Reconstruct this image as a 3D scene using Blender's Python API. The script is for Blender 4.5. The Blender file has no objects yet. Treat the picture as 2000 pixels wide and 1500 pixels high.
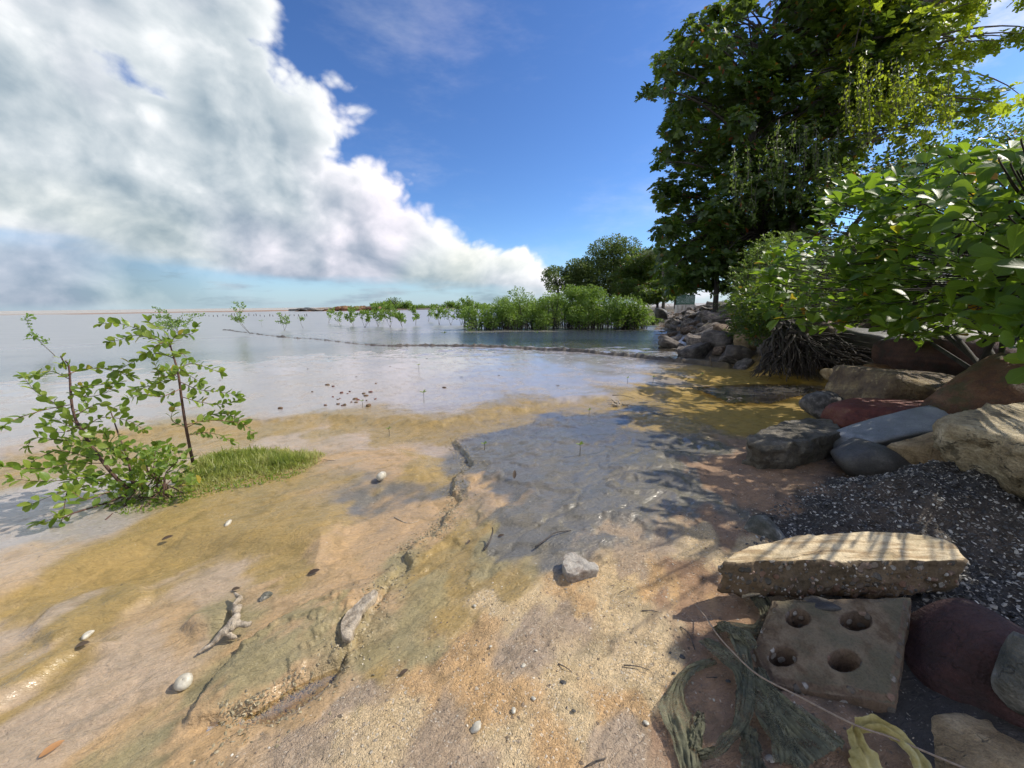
import bpy, math, random
import numpy as np
from mathutils import Matrix, Vector, Euler

random.seed(7); RNG = np.random.default_rng(7)
S = bpy.context.scene
COL = S.collection
R = math.radians

# ------------------------------------------------------------------ camera
CAMLOC = np.array([0.0, 0.0, 1.2])
cam_d = bpy.data.cameras.new('camera'); cam = bpy.data.objects.new('camera', cam_d); COL.objects.link(cam)
FPX = 751.0
cam_d.sensor_fit = 'HORIZONTAL'; cam_d.sensor_width = 36.0; cam_d.lens = 36.0 * FPX / 2000.0
cam_d.clip_start = 0.02; cam_d.clip_end = 9000
CM = Euler((R(90 - 11.6), 0, 0)).to_matrix() @ Matrix.Rotation(R(-0.65), 3, 'Z')
cam.matrix_world = Matrix.Translation(Vector(CAMLOC)) @ CM.to_4x4()
S.camera = cam
CMn = np.array(CM)
S.render.resolution_x = 1024; S.render.resolution_y = 768

SUN_AZ, SUN_EL = R(76), R(44)          # azimuth clockwise from +Y (ahead) towards +X (right)
TOSUN = np.array([math.sin(SUN_AZ) * math.cos(SUN_EL), math.cos(SUN_AZ) * math.cos(SUN_EL), math.sin(SUN_EL)])
sun_d = bpy.data.lights.new('sun', 'SUN'); sun_d.energy = 4.3; sun_d.angle = R(0.55); sun_d.color = (1.0, 0.93, 0.80)
sun = bpy.data.objects.new('sun', sun_d); COL.objects.link(sun)
sun.rotation_euler = Vector(TOSUN).to_track_quat('Z', 'Y').to_euler(); sun.location = (30, 16, 40)

S.view_settings.view_transform = 'Standard'; S.view_settings.look = 'None'
S.view_settings.exposure = 0.16; S.view_settings.gamma = 1.0; S.view_settings.use_curve_mapping = False
S.render.engine = 'CYCLES'
S.cycles.max_bounces = 5; S.cycles.diffuse_bounces = 2; S.cycles.glossy_bounces = 2
S.cycles.use_adaptive_sampling = True; S.cycles.adaptive_threshold = 0.03
S.cycles.transparent_max_bounces = 8; S.cycles.transmission_bounces = 3
S.cycles.sample_clamp_indirect = 6.0
S.cycles.use_denoising = True

# ------------------------------------------------------------------ node helper
class NT:
    def __init__(self, tree): self.t = tree; self.n = tree.nodes; self.l = tree.links
    def node(self, typ, **kw):
        n = self.n.new(typ)
        for k, v in kw.items(): setattr(n, k, v)
        return n
    def put(self, sock, v):
        if v is None: return
        if isinstance(v, bpy.types.NodeSocket): self.l.new(v, sock)
        elif isinstance(v, (tuple, list)):
            v = tuple(v)
            try: L = len(sock.default_value)
            except TypeError: L = 1
            if L == 4 and len(v) == 3: v = v + (1.0,)
            sock.default_value = v
        else:
            try: sock.default_value = v
            except TypeError: sock.default_value = (v,) * len(sock.default_value)
    def m(self, op, a, b=None, c=None, clamp=False):
        n = self.node('ShaderNodeMath', operation=op, use_clamp=clamp)
        self.put(n.inputs[0], a); self.put(n.inputs[1], b); self.put(n.inputs[2], c)
        return n.outputs[0]
    def vm(self, op, a, b=None, s=None):
        n = self.node('ShaderNodeVectorMath', operation=op)
        self.put(n.inputs[0], a); self.put(n.inputs[1], b)
        if s is not None: self.put(n.inputs['Scale'], s)
        return n.outputs[1] if op in ('LENGTH', 'DOT_PRODUCT', 'DISTANCE') else n.outputs[0]
    def sep(self, v):
        n = self.node('ShaderNodeSeparateXYZ'); self.put(n.inputs[0], v); return n.outputs
    def comb(self, x, y, z):
        n = self.node('ShaderNodeCombineXYZ'); self.put(n.inputs[0], x); self.put(n.inputs[1], y); self.put(n.inputs[2], z); return n.outputs[0]
    def noise(self, vec, scale=5, detail=4, rough=0.5, dist=0.0, col=False, lac=2.0):
        n = self.node('ShaderNodeTexNoise'); self.put(n.inputs['Vector'], vec)
        self.put(n.inputs['Scale'], scale); n.inputs['Detail'].default_value = detail
        n.inputs['Roughness'].default_value = rough; n.inputs['Distortion'].default_value = dist; n.inputs['Lacunarity'].default_value = lac
        return n.outputs[1] if col else n.outputs[0]
    def vor(self, vec, scale=5, feature='F1', out=0, rand=1.0, smooth=None, detail=0):
        n = self.node('ShaderNodeTexVoronoi', feature=feature); self.put(n.inputs['Vector'], vec)
        self.put(n.inputs['Scale'], scale); n.inputs['Randomness'].default_value = rand
        if detail: n.inputs['Detail'].default_value = detail
        if smooth is not None: n.inputs['Smoothness'].default_value = smooth
        return n.outputs[out]
    def mix(self, f, a, b, mode='MIX'):
        n = self.node('ShaderNodeMix', data_type='RGBA', blend_type=mode)
        self.put(n.inputs[0], f); self.put(n.inputs[6], a); self.put(n.inputs[7], b); return n.outputs[2]
    def mapr(self, v, a, b, c=0.0, d=1.0, smooth=True):
        n = self.node('ShaderNodeMapRange', interpolation_type='SMOOTHSTEP' if smooth else 'LINEAR')
        self.put(n.inputs[0], v); self.put(n.inputs[1], a); self.put(n.inputs[2], b); self.put(n.inputs[3], c); self.put(n.inputs[4], d)
        return n.outputs[0]
    def ramp(self, f, stops):
        n = self.node('ShaderNodeValToRGB'); cr = n.color_ramp
        while len(cr.elements) < len(stops): cr.elements.new(0.5)
        for e, (p, c) in zip(cr.elements, stops): e.position = p; e.color = tuple(c) + (1,) if len(c) == 3 else c
        self.put(n.inputs[0], f); return n.outputs[0]
    def curve(self, f, pts):
        n = self.node('ShaderNodeFloatCurve'); c = n.mapping.curves[0]
        pts = sorted(pts)
        c.points[0].location = pts[0]; c.points[1].location = pts[-1]
        for p in pts[1:-1]: c.points.new(*p)
        n.mapping.update(); self.put(n.inputs[1], f); return n.outputs[0]
    def bump(self, h, strength=0.5, dist=0.01, normal=None):
        n = self.node('ShaderNodeBump'); self.put(n.inputs['Strength'], strength); self.put(n.inputs['Distance'], dist)
        self.put(n.inputs['Height'], h); self.put(n.inputs['Normal'], normal); return n.outputs[0]
    def attr(self, name, out=2):
        n = self.node('ShaderNodeAttribute', attribute_name=name); return n.outputs[out]

# ------------------------------------------------------------------ sky
def build_world():
    w = bpy.data.worlds.new('World'); S.world = w; w.use_nodes = True
    k = NT(w.node_tree); k.n.clear()
    sky = k.node('ShaderNodeTexSky', sky_type='NISHITA'); sky.sun_disc = False
    sky.sun_elevation = SUN_EL; sky.sun_rotation = SUN_AZ
    sky.altitude = 0; sky.air_density = 1.0; sky.dust_density = 0.4; sky.ozone_density = 3.0
    d = k.node('ShaderNodeTexCoord').outputs['Generated']
    x, y, z = k.sep(d)[:]
    phi = k.m('MULTIPLY', k.m('ARCTAN2', x, y), 180 / math.pi)          # degrees, right positive
    th = k.m('MULTIPLY', k.m('ARCSINE', k.m('MAXIMUM', k.m('MINIMUM', z, 1.0), -1.0)), 180 / math.pi)
    # sky blue, deepened a little
    g = k.node('ShaderNodeGamma'); k.put(g.inputs[0], k.mix(1.0, sky.outputs[0], (0.128, 0.128, 0.132), 'MULTIPLY')); g.inputs[1].default_value = 1.22
    blue = k.mix(1.0, g.outputs[0], (0.80, 1.00, 1.22), 'MULTIPLY')
    # ---- cloud field
    cy = k.m('MULTIPLY', z, 1.25)
    p0 = k.comb(x, y, cy)
    warp = k.noise(p0, 2.6, 3, 0.5, 0, True)
    p = k.vm('ADD', p0, k.vm('SCALE', k.vm('SUBTRACT', warp, (0.5, 0.5, 0.5)), None, 0.16))
    big = k.noise(p, 3.2, 2, 0.5)
    med = k.noise(p, 6.5, 7, 0.56)
    puff = k.vor(p, 9.0, 'F1', 0, 1.0, None, 3)
    fine = k.noise(p, 28, 5, 0.6)
    def disp(med, puff, fine, big):
        a = k.m('MULTIPLY', k.m('SUBTRACT', med, 0.5), 21.0)
        b = k.m('MULTIPLY', k.m('SUBTRACT', 0.40, puff), 15.0)
        c = k.m('MULTIPLY', k.m('SUBTRACT', fine, 0.5), 2.6)
        e = k.m('MULTIPLY', k.m('SUBTRACT', big, 0.5), 10.0)
        return k.m('ADD', k.m('ADD', a, b), k.m('ADD', c, e))
    dsp = disp(med, puff, fine, big)
    scale = k.mapr(th, 1.0, 24.0, 0.20, 0.92, False)                     # smaller billows near the horizon
    f01 = k.m('DIVIDE', k.m('ADD', phi, 180.0), 360.0)
    def az(a): return (a + 180.0) / 360.0
    top = k.curve(f01, [(0.0, .55), (az(-75), .62), (az(-45), .60), (az(-33), .54), (az(-26), .40), (az(-17), .295), (az(-9), .215), (az(-2), .155), (az(7), .098), (az(13), .070), (az(22), .040), (az(40), .06), (az(90), .12), (1.0, .55)])
    top = k.m('MULTIPLY', top, 90.0)
    e1 = k.m('SUBTRACT', top, th)
    v1 = k.m('ADD', e1, k.m('MULTIPLY', dsp, scale))
    # hole of blue
    hx = k.m('DIVIDE', k.m('SUBTRACT', phi, -40.0), 5.0); hy = k.m('DIVIDE', k.m('SUBTRACT', th, 21.5), 3.6)
    hole = k.m('EXPONENT', k.m('MULTIPLY', k.m('ADD', k.m('MULTIPLY', hx, hx), k.m('MULTIPLY', hy, hy)), -1.0))
    v1 = k.m('SUBTRACT', v1, k.m('MULTIPLY', hole, 17.0))
    soft = k.mapr(th, 1.0, 20.0, 1.6, 6.5, False)
    d1 = k.mapr(v1, 0.0, soft)
    # lower edge of the bank of cloud, thin bands below it
    bot = k.m('MULTIPLY', k.curve(f01, [(0.0, .08), (az(-60), .085), (az(-51), .072), (az(-33), .045), (az(-12), .030), (az(6), .020), (az(25), .012), (1.0, .05)]), 90.0)
    e2 = k.m('SUBTRACT', th, k.m('ADD', bot, k.m('MULTIPLY', k.m('SUBTRACT', k.noise(k.comb(x, y, k.m('MULTIPLY', z, 5.0)), 4.0, 5, 0.55), 0.5), 3.0)))
    above = k.mapr(e2, -0.8, 1.2)
    low_n = k.noise(k.comb(x, y, k.m('MULTIPLY', z, 6.0)), 5.0, 7, 0.6)
    low = k.m('MULTIPLY', k.mapr(low_n, 0.42, 0.66), 0.75)
    low = k.m('MAXIMUM', low, k.mapr(phi, -28, -50, 0.0, 0.9))
    dens = k.m('ADD', k.m('MULTIPLY', d1, above), k.m('MULTIPLY', k.m('MULTIPLY', k.m('SUBTRACT', 1.0, above), low), k.mapr(th, 9.0, 5.0)), clamp=True)
    # a small cumulus turret beyond the trees and stray clouds on the right
    def blob(pc, tc, rx, ry, amp=1.0):
        a = k.m('DIVIDE', k.m('SUBTRACT', phi, pc), rx); b = k.m('DIVIDE', k.m('SUBTRACT', th, tc), ry)
        r2 = k.m('ADD', k.m('MULTIPLY', a, a), k.m('MULTIPLY', b, b))
        v = k.m('ADD', k.m('SUBTRACT', 1.0, r2), k.m('MULTIPLY', dsp, 0.16 * amp))
        return k.mapr(v, 0.0, 0.7)
    tur = k.m('MAXIMUM', blob(6.0, 8.2, 3.6, 3.6, 1.2), blob(9.0, 6.0, 8.0, 3.2, 1.2))
    tur = k.m('MAXIMUM', tur, k.m('MULTIPLY', blob(18.0, 8.0, 7.0, 1.6, 1.2), 0.7))
    stray = k.m('MULTIPLY', blob(18.3, 19.5, 2.6, 1.8, 2.8), 0.30)
    wn = k.noise(k.comb(k.m('MULTIPLY', x, 0.7), y, k.m('MULTIPLY', z, 2.2)), 3.1, 7, 0.62)
    right = k.m('MULTIPLY', k.m('MULTIPLY', k.mapr(wn, 0.40, 0.62), k.mapr(phi, 30, 47)), 0.85)
    wisp = k.m('MULTIPLY', k.mapr(k.noise(k.comb(x, k.m('MULTIPLY', y, .6), k.m('MULTIPLY', z, 3.0)), 2.2, 6, 0.65), 0.5, 0.85), 0.22)
    dens = k.m('MAXIMUM', dens, k.m('MAXIMUM', k.m('MAXIMUM', tur, stray), k.m('MAXIMUM', right, wisp)))
    # cloud shade: the field again, a step towards the sun
    off = (0.040, 0.0, 0.035)
    pl = k.vm('ADD', p, off)
    l2 = disp(k.noise(pl, 6.5, 6, 0.54), k.vor(pl, 9.0, 'F1', 0, 1.0, None, 2), 0.5, k.noise(pl, 3.2, 2, 0.5))
    relief = k.m('SUBTRACT', disp(med, puff, 0.5, big), l2)
    edge = k.mapr(v1, 0.0, 13.0, 1.0, 0.0)
    lit = k.m('ADD', k.m('MULTIPLY', relief, 0.026), k.m('ADD', 0.50, k.m('MULTIPLY', edge, 0.50)))
    lit = k.m('ADD', lit, k.m('MULTIPLY', k.m('SUBTRACT', fine, 0.5), 0.42))
    lit = k.m('ADD', lit, k.mapr(k.noise(p, 2.1, 4, 0.55), 0.45, 0.68, -0.10, 0.22))
    lit = k.m('ADD', lit, k.m('MULTIPLY', k.m('MAXIMUM', k.m('MAXIMUM', tur, right), k.mapr(th, 20.0, 34.0)), 0.16))
    under = k.mapr(e2, 1.5, -1.0)
    lit = k.m('SUBTRACT', lit, k.m('MULTIPLY', under, 0.26), clamp=True)
    ccol = k.ramp(lit, [(0.0, (.245, .335, .415)), (0.28, (.42, .50, .56)), (0.55, (.62, .68, .72)), (0.80, (.86, .89, .91)), (1.0, (1.0, 1.0, 1.0))])
    tint = k.noise(p0, 2.6, 2, 0.5)
    ccol = k.mix(k.mapr(tint, 0.46, 0.66, 0.0, 0.7), ccol, k.mix(1.0, ccol, (1.10, .98, 1.07), 'MULTIPLY'))
    ccol = k.mix(k.m('MULTIPLY', k.mapr(th, 14.0, 6.0), k.mapr(tint, 0.56, 0.36, 0.0, 0.7)), ccol, k.mix(1.0, ccol, (1.04, 1.02, .90), 'MULTIPLY'))
    hz = k.mapr(th, 7.0, 0.0)
    blue = k.mix(k.m('MULTIPLY', hz, 0.55), blue, (0.44, 0.60, 0.76))
    dens = k.m('MULTIPLY', dens, k.mapr(th, -0.4, 0.9, 0.35, 1.0))
    colr = k.mix(dens, blue, ccol)
    bg = k.node('ShaderNodeBackground'); k.put(bg.inputs[0], k.vm('SCALE', colr, None, 10.0)); bg.inputs[1].default_value = 0.1
    out = k.node('ShaderNodeOutputWorld'); k.l.new(bg.outputs[0], out.inputs[0])
    w.cycles.sampling_method = 'MANUAL'; w.cycles.sample_map_resolution = 512
build_world()

# ------------------------------------------------------------------ numpy helpers
_perm = np.random.default_rng(11).permutation(256); _perm = np.concatenate([_perm, _perm, _perm])
_val = np.random.default_rng(12).random(256) * 2 - 1
def vnoise(p):
    p = np.asarray(p, float); i = np.floor(p).astype(np.int64); f = p - i; f = f * f * (3 - 2 * f); i &= 255
    out = 0
    for dx in (0, 1):
        wx = f[..., 0] if dx else 1 - f[..., 0]
        a = _perm[(i[..., 0] + dx) & 255]
        for dy in (0, 1):
            wy = f[..., 1] if dy else 1 - f[..., 1]
            b = _perm[(a + i[..., 1] + dy) & 255]
            if p.shape[-1] == 2: out = out + wx * wy * _val[b]; continue
            for dz in (0, 1):
                wz = f[..., 2] if dz else 1 - f[..., 2]
                out = out + wx * wy * wz * _val[_perm[(b + i[..., 2] + dz) & 255]]
    return out
def fbm(p, oct=4, gain=0.5):
    p = np.asarray(p, float); s = 0; a = 1.0; t = 0
    for o in range(oct):
        s = s + a * vnoise(p * (2.03 ** o) + 17.3 * o); t += a; a *= gain
    return s / t
def sst(a, b, x):
    t = np.clip((x - a) / (b - a), 0, 1); return t * t * (3 - 2 * t)
def ray(px, py):
    v = np.stack([(np.asarray(px, float) - 1000) / FPX, (750 - np.asarray(py, float)) / FPX, -np.ones_like(np.asarray(px, float))], -1)
    return v @ CMn.T
def P(px, py, D): return CAMLOC + ray(px, py) * np.asarray(D, float)[..., None]
def G(px, py, z=0.0):
    r = ray(px, py); t = (z - CAMLOC[2]) / np.minimum(r[..., 2], -1e-3); return CAMLOC + r * t[..., None]
def Gl(pts, z=0.0): a = np.array(pts, float); return G(a[:, 0], a[:, 1], z)[:, :2]
def depth_at(px, py, z=0.0):
    r = ray(px, py); return float((z - CAMLOC[2]) / min(r[2], -1e-3))
def seg_dist(q, poly, closed=False):
    best = np.full(len(q), 1e9); n = len(poly)
    for i in range(n if closed else n - 1):
        a = poly[i]; b = poly[(i + 1) % n]; ab = b - a; t = np.clip(((q - a) @ ab) / max(ab @ ab, 1e-9), 0, 1)
        best = np.minimum(best, np.hypot(*(q - a - t[:, None] * ab).T))
    return best
def inside(q, poly):
    c = np.zeros(len(q), bool); n = len(poly)
    for i in range(n):
        a = poly[i]; b = poly[(i + 1) % n]
        if a[1] == b[1]: continue
        c ^= ((a[1] > q[:, 1]) != (b[1] > q[:, 1])) & (q[:, 0] < (b[0] - a[0]) * (q[:, 1] - a[1]) / (b[1] - a[1]) + a[0])
    return c
def sdp(q, poly):
    d = seg_dist(q, poly, True); return np.where(inside(q, poly), d, -d)

# ------------------------------------------------------------------ mesh helpers
class Acc:
    def __init__(self): self.v = []; self.f = []; self.n = 0; self.a = []; self.uv = []
    def add(self, v, f, rnd=0.0, uv=None):
        v = np.asarray(v, float); self.v.append(v); self.uv.append(np.zeros((len(v), 2)) if uv is None else uv)
        for arr in (f if isinstance(f, list) else [f]):
            arr = np.asarray(arr, np.int64)
            if len(arr): self.f.append(arr + self.n)
        self.a.append(np.full(len(v), rnd) if np.isscalar(rnd) else np.asarray(rnd)); self.n += len(v)
    def mesh(self, name, mat, smooth=True, base=None, attrs=None):
        me = bpy.data.meshes.new(name)
        v = np.concatenate(self.v) if self.v else np.zeros((0, 3))
        if base is not None: v = v - base
        loops = np.concatenate([f.ravel() for f in self.f]); tot = np.concatenate([np.full(len(f), f.shape[1]) for f in self.f])
        st = np.concatenate([[0], np.cumsum(tot)[:-1]])
        me.vertices.add(len(v)); me.vertices.foreach_set('co', v.ravel().astype(np.float32))
        me.loops.add(len(loops)); me.loops.foreach_set('vertex_index', loops.astype(np.int32))
        me.polygons.add(len(tot)); me.polygons.foreach_set('loop_start', st.astype(np.int32)); me.polygons.foreach_set('loop_total', tot.astype(np.int32))
        me.polygons.foreach_set('use_smooth', np.full(len(tot), smooth))
        r = me.attributes.new('rnd', 'FLOAT', 'POINT'); r.data.foreach_set('value', np.concatenate(self.a).astype(np.float32))
        U = np.concatenate(self.uv)
        if U.any():
            for nm, c_ in (('leaf_x', 0), ('leaf_y', 1)): at = me.attributes.new(nm, 'FLOAT', 'POINT'); at.data.foreach_set('value', np.ascontiguousarray(U[:, c_], dtype=np.float32))
        for nm, (kind, arr) in (attrs or {}).items():
            at = me.attributes.new(nm, kind, 'POINT')
            at.data.foreach_set('color' if kind == 'FLOAT_COLOR' else 'value', np.asarray(arr, np.float32).ravel())
        me.update(calc_edges=True); me.validate()
        if mat: me.materials.append(mat)
        return me
def tag(o, label=None, cat=None, group=None, kind=None):
    if label: o['label'] = label
    if cat: o['category'] = cat
    if group: o['group'] = group
    if kind: o['kind'] = kind
    return o
def link(name, me, parent=None, loc=None):
    o = bpy.data.objects.new(name, me); COL.objects.link(o)
    if parent is not None: o.parent = parent
    if loc is not None: o.location = loc
    return o
def empty(name, loc, label, cat, group=None):
    o = bpy.data.objects.new(name, None); COL.objects.link(o); o.location = loc; o.empty_display_size = 0.1
    return tag(o, label, cat, group)
def obj(name, acc, mat, base, parent=None, smooth=True, **kw):
    """one mesh object; geometry given in world space, origin at base"""
    base = np.asarray(base, float); me = acc.mesh(name, mat, smooth, base, kw.pop('attrs', None))
    o = link(name, me, parent, None if parent is not None else base)
    return tag(o, **kw)
def grid_faces(nu, nv, wrap=False):
    i = np.arange(nv - 1)[:, None] * nu; jn = nu if wrap else nu - 1
    j = np.arange(jn)[None, :]; j2 = (j + 1) % nu
    return np.stack([i + j, i + j2, i + nu + j2, i + nu + j], -1).reshape(-1, 4)
def frames(pts):
    t = np.gradient(pts, axis=0); t /= np.linalg.norm(t, axis=1, keepdims=True) + 1e-9
    up = np.where(np.abs(t[:, 2:3]) > .9, [[1., 0, 0]], [[0, 0, 1.]])
    s = np.cross(t, up); s /= np.linalg.norm(s, axis=1, keepdims=True) + 1e-9; n = np.cross(s, t); return t, s, n
def smooth_path(pts, n):
    pts = np.asarray(pts, float); m = len(pts)
    if m < 3:
        u = np.linspace(0, 1, n)[:, None]; return pts[0] * (1 - u) + pts[-1] * u
    pp = np.vstack([2 * pts[0] - pts[1], pts, 2 * pts[-1] - pts[-2]]); out = []
    for u in np.linspace(0, m - 1 - 1e-6, n):
        i = int(u); f = u - i; a, b, c, d = pp[i:i + 4]
        out.append(.5 * ((2 * b) + (-a + c) * f + (2 * a - 5 * b + 4 * c - d) * f * f + (-a + 3 * b - 3 * c + d) * f ** 3))
    return np.array(out)
def tube(acc, pts, rad, sides=7, rnd=0.0, rough=0.0, n=None):
    pts = np.asarray(pts, float)
    rad = np.atleast_1d(np.asarray(rad, float))
    if n: pts = smooth_path(pts, n)
    rad = np.interp(np.linspace(0, 1, len(pts)), np.linspace(0, 1, len(rad)), rad) if len(rad) > 1 else np.full(len(pts), rad[0])
    t, s, nn = frames(pts); a = np.linspace(0, 2 * np.pi, sides, endpoint=False)
    v = pts[:, None] + (s[:, None] * np.cos(a)[None, :, None] + nn[:, None] * np.sin(a)[None, :, None]) * rad[:, None, None]
    v = v.reshape(-1, 3)
    if rough: 
        c = np.repeat(pts, sides, 0); k = fbm(v / (rad.mean() * 2.2) + 5.1, 3)[:, None]; v = c + (v - c) * (1 + rough * k)
    acc.add(v, [grid_faces(sides, len(pts), True)[:, ::-1], np.array([list(range(sides))]), np.array([list(range(len(v) - sides, len(v)))[::-1]])], rnd)

# leaf templates: local x = width, y = length, z = normal
def leaf_tpl(kind):
    if kind == 'far':      # folded, 4 triangles
        v = [[0, 0, 0], [-.5, .66, .09], [0, .6, 0], [.5, .66, .09], [0, 1, -.04]]
        return np.array(v), [np.array([[0, 2, 1], [0, 3, 2], [1, 2, 4], [2, 3, 4]])]
    if kind == 'card':     # 2 triangles
        v = [[0, 0, 0], [-.5, .5, .0], [.5, .5, .06], [0, 1, 0]]
        return np.array(v), [np.array([[0, 2, 1], [1, 2, 3]])]
    if kind == 'oval': rows = [(0, .03), (.10, .25), (.3, .46), (.55, .5), (.8, .36), (.94, .15), (1, .0)]
    elif kind == 'obovate': rows = [(0, .03), (.12, .07), (.32, .22), (.55, .40), (.76, .5), (.91, .38), (.99, .08)]
    elif kind == 'mid': rows = [(0, .03), (.3, .28), (.65, .5), (.9, .34), (1, .03)]
    v = []; f = []
    for y, w in rows:
        z = -.10 * (y - .3) ** 2 * 1.6
        v += [[-w, y, z + .14 * w * 1.2], [0, y, z], [w, y, z + .14 * w * 1.2]]
    for i in range(len(rows) - 1):
        a = 3 * i; f += [[a, a + 1, a + 4, a + 3], [a + 1, a + 2, a + 5, a + 4]]
    return np.array(v), [np.array(f)]
TPL = {k: leaf_tpl(k) for k in ('far', 'card', 'oval', 'obovate', 'mid')}
def unit(v): v = np.asarray(v, float); return v / (np.linalg.norm(v, axis=-1, keepdims=True) + 1e-9)
def leaf_basis(d, n):
    d = unit(d); s = unit(np.cross(d, n)); n = np.cross(s, d); return s, d, n
def leaves_acc(acc, pos, d, n, L, W, kind, rnd=None):
    tv, tf = TPL[kind]; N = len(pos); s, d, n = leaf_basis(d, n); m = len(tv)
    L = np.broadcast_to(L, N)[:, None, None]; W = np.broadcast_to(W, N)[:, None, None]
    v = pos[:, None] + s[:, None] * tv[None, :, 0:1] * W + d[:, None] * tv[None, :, 1:2] * L + n[:, None] * tv[None, :, 2:3] * L
    rnd = RNG.random(N) if rnd is None else rnd
    f = [(tf[0][None] + (np.arange(N) * m)[:, None, None]).reshape(-1, tf[0].shape[1])]
    acc.add(v.reshape(-1, 3), f, np.repeat(rnd, m), np.tile(tv[:, :2], (N, 1)))
_leafmesh = {}
def leaf_objects(pos, d, n, L, W, kind, mat, base, parent, name='leaf'):
    key = (kind, mat.name)
    if key not in _leafmesh:
        a = Acc(); a.add(TPL[kind][0], TPL[kind][1], 0.0, TPL[kind][0][:, :2]); _leafmesh[key] = a.mesh('leaf', mat, True)
    me = _leafmesh[key]; s, d, n = leaf_basis(d, n)
    L = np.broadcast_to(L, len(pos)); W = np.broadcast_to(W, len(pos))
    for i in range(len(pos)):
        o = bpy.data.objects.new(name, me); COL.objects.link(o); o.parent = parent
        B = np.eye(4); B[:3, 0] = s[i] * W[i]; B[:3, 1] = d[i] * L[i]; B[:3, 2] = n[i] * L[i]; B[:3, 3] = pos[i] - base
        o.matrix_local = Matrix(B.tolist())
LIT = []      # sunlit places on the ground and on the stones, which the canopy leaves open
def keep_open(pos):
    ok = np.ones(len(pos), bool)
    for poly, z, pr in LIT:
        t = (pos[:, 2] - z) / TOSUN[2]; q = (pos - TOSUN * t[:, None])[:, :2]; ok &= ~((t > 0) & (inside(q, poly) | (seg_dist(q, poly, True) < (.07 if z > .1 else .02))) & (RNG.random(len(pos)) < pr))
    return ok
LIT.append((Gl([(300, 1100), (1000, 1110), (1110, 1085), (1250, 1060), (1330, 1065), (1400, 1090), (1330, 1150), (1285, 1200), (1290, 1300), (1310, 1500), (1250, 1700), (300, 1700)]), 0.0, .97))
LIT.append((Gl([(1440, 1085), (1470, 1070), (1550, 1050), (1700, 1044), (1830, 1048), (1880, 1075), (1880, 1098), (1600, 1094)], .235) , .235, .97))
LIT.append((Gl([(1835, 815), (1880, 800), (1985, 786), (2200, 790), (2250, 850), (2050, 890), (1940, 850)], .53) , .53, .95))
LIT.append((Gl([(1250, 770), (1330, 760), (1450, 765), (1600, 770), (1560, 790), (1400, 800), (1280, 800)]) , .0, .55))
LIT.append((Gl([(1480, 835), (1540, 822), (1580, 828), (1540, 850)], .22) , .22, .8))
def put_leaves(pos, d, n, L, W, kind, mat, base, parent, nobj=300, rest_kind=None, rest_name='foliage'):
    """the leaves that show largest become parts, the rest one stuff part"""
    L = np.broadcast_to(L, len(pos)).copy(); W = np.broadcast_to(W, len(pos)).copy()
    c = pos - CAMLOC; cc = c @ CMn; dep = np.maximum(-cc[:, 2], .1); px = cc[:, 0] / dep * FPX; py = cc[:, 1] / dep * FPX
    fr = (np.abs(px) < 1000) & (np.abs(py) < 750) & (-cc[:, 2] > 0)
    score = L / dep * fr; idx = np.argsort(-score); top = idx[:nobj]; rest = idx[nobj:]
    if nobj: leaf_objects(pos[top], d[top], n[top], L[top], W[top], kind, mat, base, parent)
    if len(rest):
        a = Acc(); leaves_acc(a, pos[rest], d[rest], n[rest], L[rest], W[rest], rest_kind or kind)
        obj(rest_name, a, mat, base, parent, kind='stuff')

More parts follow.
